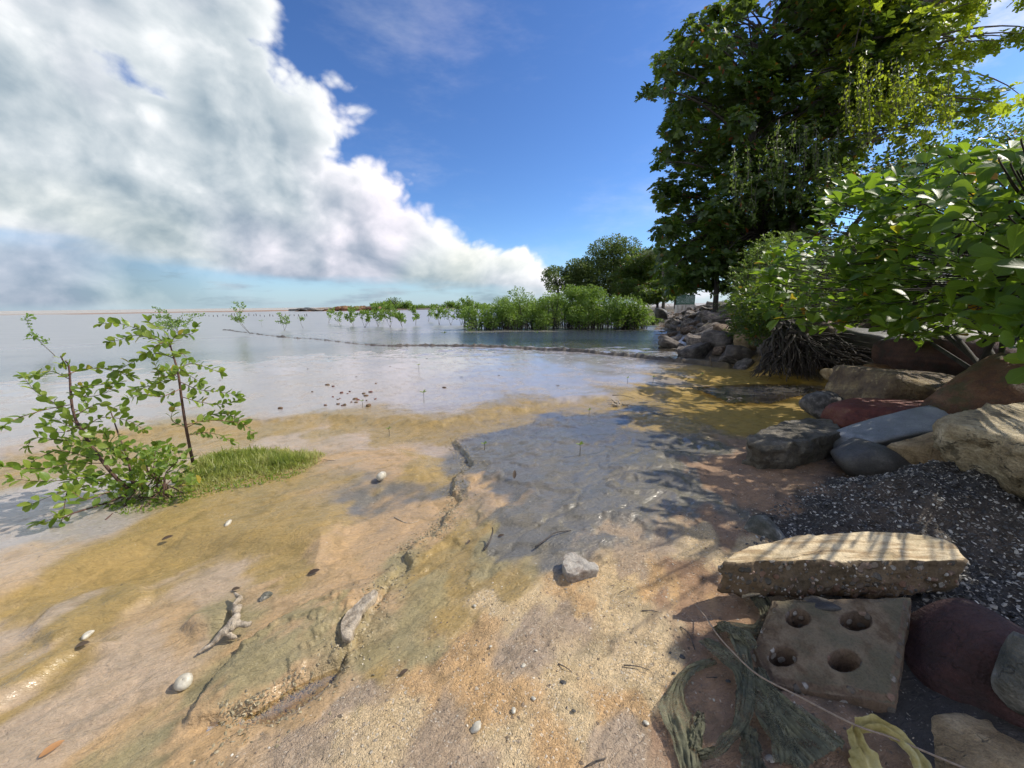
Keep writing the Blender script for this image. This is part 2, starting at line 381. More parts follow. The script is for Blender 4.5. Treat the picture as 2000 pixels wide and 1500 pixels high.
# ------------------------------------------------------------------ materials
def newmat(name):
    m = bpy.data.materials.new(name); m.use_nodes = True; k = NT(m.node_tree); k.n.clear()
    out = k.node('ShaderNodeOutputMaterial'); return m, k, out
def principled(k, out, **kw):
    b = k.node('ShaderNodeBsdfPrincipled')
    for n, v in kw.items(): k.put(b.inputs[n.replace('_', ' ')], v)
    k.l.new(b.outputs[0], out.inputs[0]); return b
def coord(k, w='Object'): return k.node('ShaderNodeTexCoord').outputs[w]
def leaf_mat(name, c1, c2, c3, trans=(.25, .40, .03), tw=0.35, rough=0.42, odd=None, spec=0.5, oddat=.985, veins=False):
    m, k, out = newmat(name)
    rn = k.attr('rnd') if name == 'leaf_grass' else k.m('FRACT', k.m('ADD', k.attr('rnd'), k.node('ShaderNodeObjectInfo').outputs['Random']))
    col = k.ramp(rn, [(0.0, c1), (0.5, c2), (oddat - .01, c3)] + ([(oddat, odd), (1.0, odd)] if odd else []))
    nz = k.noise(coord(k), 3.0, 3, .5)
    col = k.mix(k.mapr(nz, .3, .7, 0, .35), col, k.mix(1.0, col, (.62, .70, .60), 'MULTIPLY'))
    nrm = None
    if veins:
        lx = k.m('ABSOLUTE', k.attr('leaf_x')); ly = k.attr('leaf_y')
        side = k.m('ABSOLUTE', k.m('SINE', k.m('MULTIPLY', k.m('SUBTRACT', ly, k.m('MULTIPLY', lx, .55)), 30.0)))
        vn = k.m('MAXIMUM', k.mapr(lx, .035, .012), k.m('MULTIPLY', k.mapr(side, .22, .05), .5))
        col = k.mix(k.m('MULTIPLY', vn, .5), col, k.mix(1.0, col, (2.0, 1.8, 1.6), 'MULTIPLY')); nrm = k.bump(k.m('SUBTRACT', 1.0, vn), .4, .004)
    b = k.node('ShaderNodeBsdfPrincipled'); k.put(b.inputs['Base Color'], col); b.inputs['Roughness'].default_value = rough; k.put(b.inputs['Normal'], nrm)
    b.inputs['Specular IOR Level'].default_value = spec
    t = k.node('ShaderNodeBsdfTranslucent'); k.put(t.inputs[0], k.mix(.55, k.mix(1.0, col, (3, 3, 2.0), 'MULTIPLY'), trans))
    mx = k.node('ShaderNodeMixShader'); mx.inputs[0].default_value = tw
    k.l.new(b.outputs[0], mx.inputs[1]); k.l.new(t.outputs[0], mx.inputs[2]); k.l.new(mx.outputs[0], out.inputs[0])
    return m
def bark_mat(name, c1, c2, sc=14, rough=.85):
    m, k, out = newmat(name); v = coord(k)
    n = k.noise(k.vm('MULTIPLY', v, (1, 1, .25)), sc, 6, .65)
    principled(k, out, Base_Color=k.ramp(n, [(.3, c1), (.7, c2)]), Roughness=rough, Normal=k.bump(n, .8, .02)); return m
def rock_mat(name, c1, c2, c3, sc=5.0, bump=.6, rough=.75, strata=0.0, sdir=(0, 0, 1), spot=None, moss=None, wet=0.0, white=None):
    m, k, out = newmat(name); v = coord(k)
    n1 = k.noise(v, sc, 6, .6); n2 = k.noise(v, sc * 5, 5, .65); n3 = k.noise(v, sc * 24, 3, .6)
    rn = k.node('ShaderNodeObjectInfo').outputs['Random']
    col = k.ramp(k.m('ADD', k.m('MULTIPLY', n1, .7), k.m('MULTIPLY', n2, .3)), [(.40, c1), (.5, c2), (.61, c3)])
    h = k.m('ADD', k.m('MULTIPLY', n1, .5), k.m('ADD', k.m('MULTIPLY', n2, .6), k.m('MULTIPLY', n3, .32)))
    if strata:
        sv = k.vm('DOT_PRODUCT', k.vm('ADD', v, k.vm('SCALE', k.noise(v, 3, 3, .5, 0, True), None, .08)), sdir)
        w = k.noise(k.comb(k.m('MULTIPLY', sv, 34.0), 0.0, k.m('MULTIPLY', n1, .6)), 1.0, 4, .7)
        h = k.m('ADD', h, k.m('MULTIPLY', w, strata)); col = k.mix(k.mapr(w, .4, .7, 0, .5), col, c1)
    gz0 = k.sep(v)[2]; stn = k.mapr(k.m('ADD', gz0, k.m('MULTIPLY', k.m('SUBTRACT', n1, .5), .22)), -.02, -.07); col = k.mix(k.m('MULTIPLY', stn, .6), col, k.mix(1.0, col, (.42, .42, .36), 'MULTIPLY'))
    ck_ = k.vor(k.vm('ADD', v, k.vm('SCALE', k.noise(v, 6, 4, .6, 0, True), None, .25)), sc * .9, 'DISTANCE_TO_EDGE', 0); crk = k.mapr(ck_, .018, .0); crk = k.m('MULTIPLY', crk, k.mapr(n2, .45, .6)); col = k.mix(k.m('MULTIPLY', crk, .35), col, (.03, .026, .022)); h = k.m('SUBTRACT', h, k.m('MULTIPLY', crk, .35))
    if spot:
        s = k.mapr(k.noise(v, sc * 2.3, 5, .7), .58, .66); col = k.mix(k.m('MULTIPLY', s, .8), col, spot)
    col = k.mix(k.mapr(n3, .35, .65, .0, .5), col, k.mix(1.0, col, (.55, .53, .5), 'MULTIPLY'))
    if white:
        gz = k.sep(k.node('ShaderNodeNewGeometry').outputs['Normal'])[2]
        s = k.m('MULTIPLY', k.mapr(gz, .72, .9), k.mapr(n2, .32, .5)); col = k.mix(s, col, white)
    if moss:
        gz = k.sep(k.node('ShaderNodeNewGeometry').outputs['Normal'])[2]
        s = k.m('MULTIPLY', k.mapr(gz, .1, .7), k.mapr(k.noise(v, sc * 1.4, 6, .7), .45, .6)); col = k.mix(k.m('MULTIPLY', s, .85), col, moss)
    col = k.mix(1.0, col, k.ramp(rn, [(0, (.72, .70, .70)), (.5, (1, 1, 1)), (1, (1.22, 1.16, 1.1))]), 'MULTIPLY')
    principled(k, out, Base_Color=col, Roughness=k.mapr(n2, .3, .7, rough - .12, min(rough + .1, 1.0)), Normal=k.bump(h, min(1.0, bump * 1.15), .17 / sc), Coat_Weight=wet, Coat_Roughness=.25)
    return m
MAT = {}
def M(n, f=None, *a, **k):
    if n not in MAT: MAT[n] = f(n, *a, **k)
    return MAT[n]
#@@PART2
# ------------------------------------------------------------------ terrain
CREST = Gl([(-900, 1010), (-300, 925), (0, 893), (120, 876), (250, 858), (380, 842), (500, 832), (620, 826), (700, 826), (760, 834), (850, 838), (905, 828), (960, 818), (1010, 806), (1060, 797), (1110, 790), (1180, 782), (1270, 772), (1330, 764)])
LEDGE = Gl([(440, 645), (545, 659), (555, 660), (600, 662), (640, 666), (700, 673), (760, 676), (830, 675), (900, 676), (980, 680), (1050, 683), (1130, 690), (1200, 697), (1290, 706), (1350, 714), (1420, 722)])
LEDGE2 = Gl([(395, 645), (450, 645), (520, 644), (612, 646), (545, 660)])
RPLAT = Gl([(960, 842), (900, 850), (882, 858), (905, 885), (915, 905), (893, 925), (885, 960), (903, 975), (870, 1000), (862, 1030), (840, 1042), (800, 1060), (790, 1075), (795, 1100), (760, 1130), (742, 1160), (720, 1200), (705, 1235), (672, 1262), (668, 1292), (640, 1330), (585, 1360), (520, 1392), (440, 1440), (330, 1520), (200, 1640)])
RPLAT = np.vstack([RPLAT, [[-.9, .2], [-.9, -3], [6, -3], [6, 3]], Gl([(1640, 830), (1450, 850), (1330, 810), (1200, 800), (1080, 815)])])
HUMP = Gl([(355, 1405), (410, 1320), (470, 1255), (560, 1195), (640, 1150), (715, 1125), (745, 1118), (765, 1095), (782, 1100), (760, 1140), (735, 1175), (712, 1225), (690, 1255), (660, 1292), (610, 1312), (560, 1335), (500, 1372), (480, 1378), (430, 1392)])
POOL = Gl([(478, 1392), (510, 1372), (590, 1322), (668, 1292), (655, 1320), (590, 1368), (520, 1402)])
ISL = Gl([(-300, 1130), (0, 1030), (130, 985), (300, 940), (500, 905), (620, 880), (700, 868), (790, 866), (850, 880), (875, 905), (868, 935), (845, 945), (770, 960), (715, 985), (716, 1015), (680, 1055), (650, 1085), (618, 1112), (592, 1112), (576, 1085), (500, 1090), (420, 1090), (300, 1085), (160, 1140), (0, 1200), (-300, 1300)])
LOBE1 = Gl([(30, 1235), (90, 1180), (180, 1145), (260, 1125), (305, 1138), (300, 1165), (240, 1195), (150, 1225), (90, 1262)])
LOBE2 = Gl([(338, 1225), (370, 1195), (430, 1178), (465, 1180), (462, 1205), (420, 1225), (370, 1236)])
LOBE3 = Gl([(-150, 1400), (0, 1330), (90, 1275), (170, 1245), (228, 1240), (225, 1255), (150, 1275), (60, 1340), (-60, 1420)])
FOOT = np.vstack([[[.95, -3], [.95, .5]], Gl([(1850, 1330), (1800, 1180), (1560, 1010), (1660, 935), (1690, 860), (1600, 800), (1640, 762), (1500, 738), (1440, 718), (1345, 695), (1305, 665), (1290, 640), (1296, 626)]),
                  [[12.5, 34], [8, 44], [1, 52], [-4, 70], [0, 95], [60, 140], [400, 200], [400, -3]]])
ISLAND = np.array([[-73, 124], [-58, 119], [-44, 120], [-30, 130], [-8, 136], [14, 142], [14, 172], [-40, 168], [-62, 150]])
BLK = Gl([(1520, 1190), (1760, 1190), (1735, 1350), (1510, 1320), (1490, 1270)], .09)
def terrain(q, fine=True):
    q = np.asarray(q, float).reshape(-1, 2); r = np.hypot(q[:, 0], q[:, 1])
    rag = fbm(q * 9, 4) ; rag2 = fbm(q * 2.2 + 40, 3); rag3 = fbm(q * 38 + 9, 3)
    h = np.full(len(q), -.028) + .008 * fbm(q * 1.3, 3)
    near = r < 9
    def S(poly, mask):
        out = np.full(len(q), -9.0)
        if mask.any(): out[mask] = sdp(q[mask], poly)
        return out
    # flat beyond the crest
    cl = np.vstack([CREST, [[9, 6.1], [9, 60], [-60, 60], [-60, 4]]])
    s = S(cl, r < 30) + .05 * rag + .10 * rag2
    pl = .062 * sst(-.02, .30, s) * (1 - sst(9.0, 12.5, r + 1.5 * rag2))
    h += pl
    # island of mud and the lobes
    s = S(ISL, near) + .03 * rag2; h += .055 * sst(-.015, .22, s) + .012 * sst(0, .5, s)
    for L, a in ((LOBE1, .028), (LOBE2, .042), (LOBE3, .036)):
        s = S(L, near) + .006 * rag; h += a * sst(-.004, .05, s) * (1 + .15 * rag)
    # crumbling shelf on the right
    s = S(RPLAT, near) + (.040 * fbm(q * 4 + 21, 3) + .022 * rag + .010 * rag3) * (1 - sst(4, 5, r)) ; edge = sst(-.006, .022, s)
    h += .021 * edge + .03 * sst(.0, .6, s) + edge * (.007 * sst(-.1, .5, fbm(q * 5 + 3, 4)) + .004 * rag3 * (1 - sst(.05, .3, s)))
    # terraces of eroded mud on it
    t = fbm(q * np.array([1.3, 2.2]) + 11, 4); h += edge * .012 * sst(.05, .14, t) * sst(1.2, 1.7, q[:, 1])
    t2 = fbm(q * np.array([2.1, 3.4]) + 71, 4); h += edge * .010 * sst(.10, .17, t2) * sst(1.2, 1.6, q[:, 1])
    s = S(HUMP, near) + .006 * rag + .007 * rag3; hm = sst(-.004, .016, s); h += .03 * hm + .012 * sst(0, .12, s)
    blk = sst(.05, .45, fbm(q * 30, 3)) * sst(-.1, .25, fbm(q * 4.5 + 8, 3)); h += hm * .010 * blk
    s = S(POOL, near); h -= .035 * sst(-.03, .03, s)
    fl_ = np.stack([q[:, 0] * .80 + q[:, 1] * .60, q[:, 1] * .80 - q[:, 0] * .60], -1); rd = 1 - np.abs(fbm(fl_ * [1.6, 5.0] + 5, 4)) * 3.2; h -= .007 * sst(.55, 1.0, rd) * (1 - sst(3.5, 6, r)) * sst(.3, 1.2, r)
    h += .004 * fbm(fl_ * [5, 16] + 50, 3) * (1 - sst(3, 6, r))
    # low step lines on the flat
    d = seg_dist(q, LEDGE) if len(q) else 0
    side = np.where(q[:, 1] > np.interp(q[:, 0], LEDGE[:, 0], LEDGE[:, 1]), d, -d) + .09 * rag2 + .035 * rag
    wl = sst(-.015, .035, side) * np.exp(-np.maximum(side, 0) / .30) * (1 - sst(.5, 1.0, d))
    h += .105 * wl * (.75 + .5 * rag)
    d2 = seg_dist(q, LEDGE2); h += .05 * np.exp(-(d2 / .16) ** 2) * (.8 + .6 * rag)
    # far flats under water
    h -= .05 * sst(12, 16, r) * (1 - wl) + .12 * sst(30, 90, r)
    # shallow pool by the roots
    c = Gl([(1400, 757)])[0]; e = ((q[:, 0] - c[0]) / 1.7) ** 2 + ((q[:, 1] - c[1]) / .75) ** 2
    h -= .030 * np.exp(-e * 1.2)
    # bank
    s = sdp(q, FOOT) + .10 * rag2 + .04 * rag
    far = sst(24, 34, q[:, 1])
    slope = (.50 + .14 * sst(6, 8, q[:, 1]) - .36 * sst(2.4, 1.5, q[:, 1])) * (1 - far) + .12 * far
    hb = np.clip(s, 0, 99) * slope; top = (1.05 + .60 * sst(6, 9, q[:, 1])) * (1 - far) + .5 * far
    hb = top * (1 - np.exp(-hb / top)) ; h = h + hb * (1 + .15 * rag2) + (s > 0) * .03 * rag * sst(0, .4, s)
    h -= .30 * sst(.015, .03, sdp(q, BLK))
    c = G(1840, 1000, .0)[:2]; h += .09 * np.exp(-(((q[:, 0] - c[0]) / .62) ** 2 + ((q[:, 1] - c[1]) / .30) ** 2)) * (1 + .25 * rag)
    # rocky spit far out
    s = sdp(q, ISLAND); h += sst(-1, 5, s + 1.2 * fbm(q * .35, 4)) * (.55 + .4 * fbm(q * .4, 4)) * sst(60, 90, r)
    h += .34 * sst(150, 175, r + 30 * fbm(q * .03, 3))
    return h
def tz(x, y): return float(terrain(np.array([[x, y]]))[0])

KIND = {'C': ((.40, .385, .365), .3, .0), 'Q': ((.30, .16, .09), .0, .3),  # albedo, wet, grain
 'F': ((.36, .32, .30), 1.0, .0), 'S': ((.27, .25, .235), 1.0, .0), 'G': ((.145, .135, .112), .90, .10), 'T': ((.42, .285, .150), .78, .05),
 'O': ((.32, .225, .080), .76, .08), 'Y': ((.36, .235, .045), .55, .12), 'P': ((.42, .315, .215), .9, .0), 'E': ((.28, .235, .125), .5, .15),
 'A': ((.60, .465, .285), .0, 1.0), 'R': ((.52, .345, .18), .08, .9), 'D': ((.36, .28, .205), .25, .7), 'B': ((.30, .195, .125), .12, .45),
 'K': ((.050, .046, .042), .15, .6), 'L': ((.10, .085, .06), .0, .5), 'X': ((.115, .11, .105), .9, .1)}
CP = """F:0,700 200,700 100,800 350,780 600,700 800,720 1000,740 600,790 850,780 1100,720 950,700 1200,720 60,850 1250,745 0,980 60,1060 0,860 1120,765
S:0,640 300,630 700,650 1000,650 1200,670 600,640 1250,690
O:520,840 650,836 760,843 860,842 960,824 1060,802 1180,788 1250,778 250,870 100,892 820,900 850,925 500,980 400,1020 300,1060 640,1000 500,1060 600,1080 150,1110 250,1120 200,1170 100,1250 20,1320 900,1060 880,1110 900,1200 720,1320 1000,1150 1300,830 1000,1170 940,1120
P:550,858 700,860 840,870 400,1165 150,1320 60,1380 250,1340 20,1200 0,1120 100,1450 330,1290 450,1120
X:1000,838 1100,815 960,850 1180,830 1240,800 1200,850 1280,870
T:700,890 760,910 690,1040 800,1020 740,1080 660,1160 560,1160 600,1200 540,1230 300,1230 600,1340 560,1370 200,1430 350,1450 450,1420 700,1140 950,960 850,1000
G:1420,1000 1150,1000 1080,960 1180,960 1300,920 960,900 1010,960 1250,980 1330,980 1050,1060 1120,1040 760,965 900,890 1000,870 1100,850 1050,950 1150,920 1250,900 1330,950 1100,1000 1000,1030 1250,1040 1200,1080 1380,980 930,920 1320,1010 1350,880 870,970 1100,1080
E:420,1210 600,1220 520,1300 460,1360 650,1180 820,1080 1000,1100 850,1160 760,1200 800,1280 250,1500 700,1250 950,1060
D:550,1430 640,1380 1300,1100 1240,1110 1050,1240 1130,1225 1050,1290 1000,1265 880,1400 850,1450 900,1490 1190,1490 700,1350 620,1480 1220,1060
A:1050,1190 1230,1200 1250,1150 1100,1350 1200,1300 1250,1380 1150,1430 760,1420 720,1480 1000,1480 1280,1300 1350,1100 1180,1180 1400,1090 660,1440 960,1200
R:950,1225 1150,1170 900,1280 850,1310 820,1350 960,1400 1000,1370 1100,1480 1200,1420 780,1380 900,1340 1300,1160
B:1380,1050 1450,960 1550,930 1400,920 1500,990 1350,1150 1400,1200 1330,1250 1320,1400 1400,1400 1500,1480 1650,1480 1450,900 1600,960 1350,1320 1290,1480
Y:1350,765 1450,775 1550,760 1500,745 1400,800 1450,830 1550,790 1400,740 1350,790 1500,800 1600,775 1300,770
K:1600,1010 1700,980 1800,1000 1950,1000 1850,1200 1560,1020 1400,660 1350,640 1700,900 1600,860 1700,800 1500,700 1800,800 1900,700 1700,740 1600,720 1950,900 1800,1400 1900,1300"""
cp = []; ck = []; cw = []; cg = []
for line in CP.split('\n'):
    kk, pts = line.split(':')
    for t in pts.split():
        a, b = map(float, t.split(',')); cp.append((a, b)); ck.append(KIND[kk][0]); cw.append(KIND[kk][1]); cg.append(KIND[kk][2])
cpw = Gl(cp); 
cpw = np.vstack([cpw, [[8, 12], [10, 18], [6, 8], [9, 6], [30, 30], [12, 45], [20, 60], [3, 0], [2, -2], [-55, 128], [-30, 140], [0, 260], [-200, 200], [-500, 300], [0, 3000], [-3000, 3000]]])
for kk in ['L'] * 7 + ['L', 'K'] + ['Q', 'L'] + ['C'] * 5: ck.append(KIND[kk][0]); cw.append(KIND[kk][1]); cg.append(KIND[kk][2])
ck = np.array(ck); cw = np.array(cw); cg = np.array(cg)
def lp(q): r = np.hypot(q[:, 0], q[:, 1]); return np.stack([np.arctan2(q[:, 0], q[:, 1]), np.log(r + .05)], -1)
CPL = lp(cpw)
def zones(q):
    u = lp(q) ; r = np.hypot(q[:, 0], q[:, 1])
    w1 = np.stack([fbm(q * 3.1 + 5, 4), fbm(q * 3.1 + 55, 4)], -1) * .085 + np.stack([fbm(q * 14 + 5, 3), fbm(q * 14 + 55, 3)], -1) * .022
    fl = np.stack([q[:, 0] * .52 + q[:, 1] * .85, q[:, 0] * .85 - q[:, 1] * .52], -1)
    w1 = w1 + np.stack([fbm(fl * [2.5, 11] + 3, 3), fbm(fl * [2.5, 11] + 33, 3)], -1) * .10 * (1 - sst(2.0, 3.5, r))[:, None]
    u = u + w1 * (1 - .6 * sst(6, 14, r))[:, None]
    C = np.zeros((len(q), 3)); W = np.zeros(len(q)); Gr = np.zeros(len(q)); T = np.zeros(len(q))
    for i in range(len(CPL)):
        d2 = ((u - CPL[i]) ** 2).sum(1) + 4e-4; w = 1 / (d2 * d2 * d2 ** .4); T += w; C += w[:, None] * ck[i]; W += w * cw[i]; Gr += w * cg[i]
    C, W, Gr = C / T[:, None], W / T, Gr / T
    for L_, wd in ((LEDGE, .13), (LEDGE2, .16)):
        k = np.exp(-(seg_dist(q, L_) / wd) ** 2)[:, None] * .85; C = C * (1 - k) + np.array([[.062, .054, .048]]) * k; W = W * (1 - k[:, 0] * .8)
    return C, W, Gr

def build_ground():
    a = np.concatenate([np.linspace(-180, -66, 26)[:-1], np.linspace(-66, 66, 800), np.linspace(66, 180, 26)[1:-1]]) * math.pi / 180
    lr = np.concatenate([np.linspace(math.log(.3), math.log(6), 430)[:-1], np.linspace(math.log(6), math.log(13), 165)[:-1], np.linspace(math.log(13), math.log(40), 70)[:-1], np.linspace(math.log(40), math.log(260), 70)[:-1], np.linspace(math.log(260), math.log(7000), 22)])
    A, L = np.meshgrid(a, lr); r = np.exp(L); q = np.stack([r * np.sin(A), r * np.cos(A)], -1).reshape(-1, 2)
    h = np.concatenate([terrain(c) for c in np.array_split(q, 12)])
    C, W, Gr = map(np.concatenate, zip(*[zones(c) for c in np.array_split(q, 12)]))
    v = np.column_stack([q, h]); na = len(a)
    f = grid_faces(na, len(lr), True)
    acc = Acc(); acc.add(v, [f[:, ::-1], np.array([list(range(na))])])
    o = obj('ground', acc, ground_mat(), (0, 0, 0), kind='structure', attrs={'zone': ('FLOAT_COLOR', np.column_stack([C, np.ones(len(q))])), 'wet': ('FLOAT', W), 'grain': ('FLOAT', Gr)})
    # water: the same sheet, coarser, kept where the ground lies below the level
    def water(name, level, mask, step, label):
        ia = np.arange(0, na, step); ir = np.arange(0, len(lr), step)
        hh = h.reshape(len(lr), na)[np.ix_(ir, ia)]; qq = q.reshape(len(lr), na, 2)[np.ix_(ir, ia)].reshape(-1, 2)
        mk = mask(qq).reshape(hh.shape); dep = level - hh
        ff = grid_faces(len(ia), len(ir), True)[:, ::-1]
        ok = mk.ravel()[ff].any(1) & (dep.ravel()[ff] > -.004).any(1); ff = ff[ok]
        used = np.unique(ff); mp = np.full(len(qq), -1); mp[used] = np.arange(len(used))
        acc = Acc(); acc.add(np.column_stack([qq[used], np.full(len(used), level)]), mp[ff])
        o = obj(name, acc, water_mat(), (0, 0, 0), kind='structure', attrs={'depth': ('FLOAT', dep.ravel()[used])})
    water('water', 0.0, lambda z: (sdp(z, np.vstack([CREST[4:], Gl([(1400, 800), (1560, 800), (1660, 770)]), [[9, 8], [9000, 9000], [-9000, 9000], [-9000, 8]]])) > .34), 2, '')
    water('pool_water', -.030, lambda z: sdp(z, POOL) > -.10, 1, '')
def ground_mat():
    m, k, out = newmat('ground'); v = coord(k)
    zc = k.attr('zone', 0); wet = k.attr('wet'); gr = k.attr('grain')
    n1 = k.noise(v, 2.2, 6, .6, 1.2); n2 = k.noise(v, 11, 5, .6, .6); n3 = k.noise(v, 60, 4, .6); n4 = k.noise(v, 260, 2, .6)
    col = k.mix(k.mapr(n1, .40, .68, 0, .45), zc, k.mix(1.0, zc, (1.28, 1.18, .98), 'MULTIPLY'))
    col = k.mix(k.m('MULTIPLY', k.mapr(n2, .48, .66, 0, .60), k.mapr(wet, .85, 1.0, 1.0, .25)), col, k.mix(1.0, col, (.58, .60, .58), 'MULTIPLY'))
    col = k.mix(k.mapr(k.noise(k.vm('MULTIPLY', v, (14, 30, 14)), 1.0, 6, .7, 1.5), .50, .66, 0, .5), col, k.mix(1.0, col, (1.30, 1.26, 1.20), 'MULTIPLY'))
    col = k.mix(k.mapr(n3, .45, .7, 0, .35), col, k.mix(1.0, col, (.70, .66, .60), 'MULTIPLY'))
    # grains of shell sand
    vw = k.vm('ADD', v, k.vm('SCALE', k.noise(v, 55, 3, .6, 0, True), None, .016)); cell = k.vor(vw, 210.0, 'F1', 1); cd = k.vor(vw, 210.0, 'F1', 0)
    cr = k.sep(cell)[0]; cg_ = k.sep(cell)[1]
    gcol = k.mix(k.mapr(cr, .35, 1.0, 0, .8, False), k.mix(1.0, col, (.66, .62, .58), 'MULTIPLY'), k.mix(1.0, col, (1.42, 1.40, 1.36), 'MULTIPLY'))
    gcol = k.mix(k.m('GREATER_THAN', cg_, .955), gcol, (.66, .60, .50)); gcol = k.mix(k.m('LESS_THAN', cg_, .04), gcol, (.10, .08, .07))
    gvar = k.mapr(k.noise(v, 7, 4, .6), .35, .6, .25, 1.0)
    col = k.mix(k.m('MULTIPLY', k.m('MULTIPLY', gr, .60), gvar), col, gcol)
    big = k.vor(vw, 62.0, 'F1', 1); bs = k.sep(big); bd = k.vor(vw, 62.0, 'F1', 0); bm_ = k.m('MULTIPLY', k.m('MULTIPLY', k.m('GREATER_THAN', bs[0], .90), k.mapr(bd, .36, .26)), k.mapr(gr, .15, .4)); col = k.mix(k.m('MULTIPLY', bm_, .8), col, k.ramp(bs[1], [(0, (.09, .075, .065)), (.4, (.30, .22, .15)), (1, (.64, .58, .47))]))
    sp_ = k.vor(vw, 26.0, 'F1', 1); ss_ = k.sep(sp_); sd_ = k.vor(vw, 26.0, 'F1', 0); sm_ = k.m('MULTIPLY', k.m('GREATER_THAN', ss_[0], .86), k.mapr(sd_, .13, .08)); col = k.mix(k.m('MULTIPLY', sm_, .75), col, k.ramp(ss_[1], [(0, (.07, .055, .045)), (.6, (.14, .11, .08)), (.8, (.50, .45, .36))]))
    # ripples left by running water, drawn out along the flow
    x, y, z = k.sep(v)[:]
    fl = k.comb(k.m('ADD', k.m('MULTIPLY', x, .92), k.m('MULTIPLY', y, .38)), k.m('SUBTRACT', k.m('MULTIPLY', y, .92), k.m('MULTIPLY', x, .38)), z)
    wq = k.vm('ADD', k.vm('MULTIPLY', fl, (9, 26, 9)), k.vm('SCALE', k.noise(v, 3.0, 3, .5, 0, True), None, 3.2))
    rip = k.noise(wq, 1.6, 4, .55, .8); rip2 = k.noise(k.vm('MULTIPLY', fl, (38, 95, 38)), 1.2, 3, .5, 1.0)
    dist = k.vm('LENGTH', v); sm = k.mapr(wet, .35, .85, 1.0, .8); sm2 = k.mapr(wet, .8, .98, 1.0, .35)
    nearf = k.mapr(dist, 2.0, 9.0, 1.0, .10); nf2 = k.mapr(dist, 1.2, 4.5, 1.0, 0.0)
    h = k.m('ADD', k.m('MULTIPLY', rip, k.m('MULTIPLY', nearf, .60)), k.m('MULTIPLY', rip2, k.m('MULTIPLY', nf2, .30)))
    h = k.m('ADD', h, k.m('MULTIPLY', n3, k.m('MULTIPLY', nf2, .24)))
    h = k.m('ADD', h, k.m('MULTIPLY', k.m('SUBTRACT', 1.0, cd), k.m('MULTIPLY', k.m('MULTIPLY', gr, nf2), .17)))
    h = k.m('ADD', h, k.m('MULTIPLY', bm_, k.m('MULTIPLY', nf2, .35)))
    h = k.m('ADD', h, k.m('MULTIPLY', n4, k.m('MULTIPLY', nf2, .05)))
    dry = k.m('SUBTRACT', 1.0, k.mapr(k.m('MULTIPLY', n2, n1), .20, .36, 0, .35))
    w2 = k.m('MULTIPLY', wet, dry)
    nb = k.bump(k.m('MULTIPLY', h, sm), 1.0, .020)
    nc = k.bump(k.m('ADD', k.m('MULTIPLY', rip, .6), k.m('MULTIPLY', rip2, .25)), k.m('MULTIPLY', k.m('MULTIPLY', nearf, sm2), .90), .012)
    b = principled(k, out, Base_Color=col, Roughness=k.mapr(w2, 0, 1, .88, .42), Normal=nb, Coat_Weight=k.mapr(w2, .05, .9, 0.0, 1.0), Coat_Roughness=k.mapr(w2, .45, 1.0, .42, .09), Coat_IOR=1.36, Coat_Normal=nc, Specular_IOR_Level=.35)
    return m
def water_mat():
    if 'water' in MAT: return MAT['water']
    m, k, out = newmat('water'); MAT['water'] = m; v = coord(k); dep = k.attr('depth')
    dist = k.vm('LENGTH', v)
    n = k.noise(k.vm('MULTIPLY', v, (1.0, 2.4, 1)), 3.0, 5, .6, .5); n2 = k.noise(k.vm('MULTIPLY', v, (1, 3, 1)), .35, 5, .6, .5)
    hb = k.bump(n, k.mapr(dist, 4, 60, .10, .05), .03)
    hb = k.bump(n2, k.mapr(dist, 9, 40, 0.06, .50), .08, hb)
    mud = k.node('ShaderNodeBsdfDiffuse'); k.put(mud.inputs[0], k.mix(k.mapr(n2, .35, .65), (.32, .295, .27), (.44, .405, .38)))
    tr = k.node('ShaderNodeBsdfTransparent'); k.put(tr.inputs[0], (.93, .88, .76))
    mx = k.node('ShaderNodeMixShader'); k.put(mx.inputs[0], k.mapr(dep, .012, .07, 0.0, .92)); k.l.new(tr.outputs[0], mx.inputs[1]); k.l.new(mud.outputs[0], mx.inputs[2])
    gl = k.node('ShaderNodeBsdfGlossy'); gl.inputs['Roughness'].default_value = .06; k.put(gl.inputs['Roughness'], k.mapr(dist, 5, 22, .09, .28)); k.put(gl.inputs['Normal'], hb)
    fr = k.node('ShaderNodeFresnel'); fr.inputs[0].default_value = 1.36; k.put(fr.inputs[1], hb)
    m2 = k.node('ShaderNodeMixShader'); k.put(m2.inputs[0], k.m('MULTIPLY', fr.outputs[0], .78)); k.l.new(mx.outputs[0], m2.inputs[1]); k.l.new(gl.outputs[0], m2.inputs[2])
    k.l.new(m2.outputs[0], out.inputs[0]); return m
build_ground()
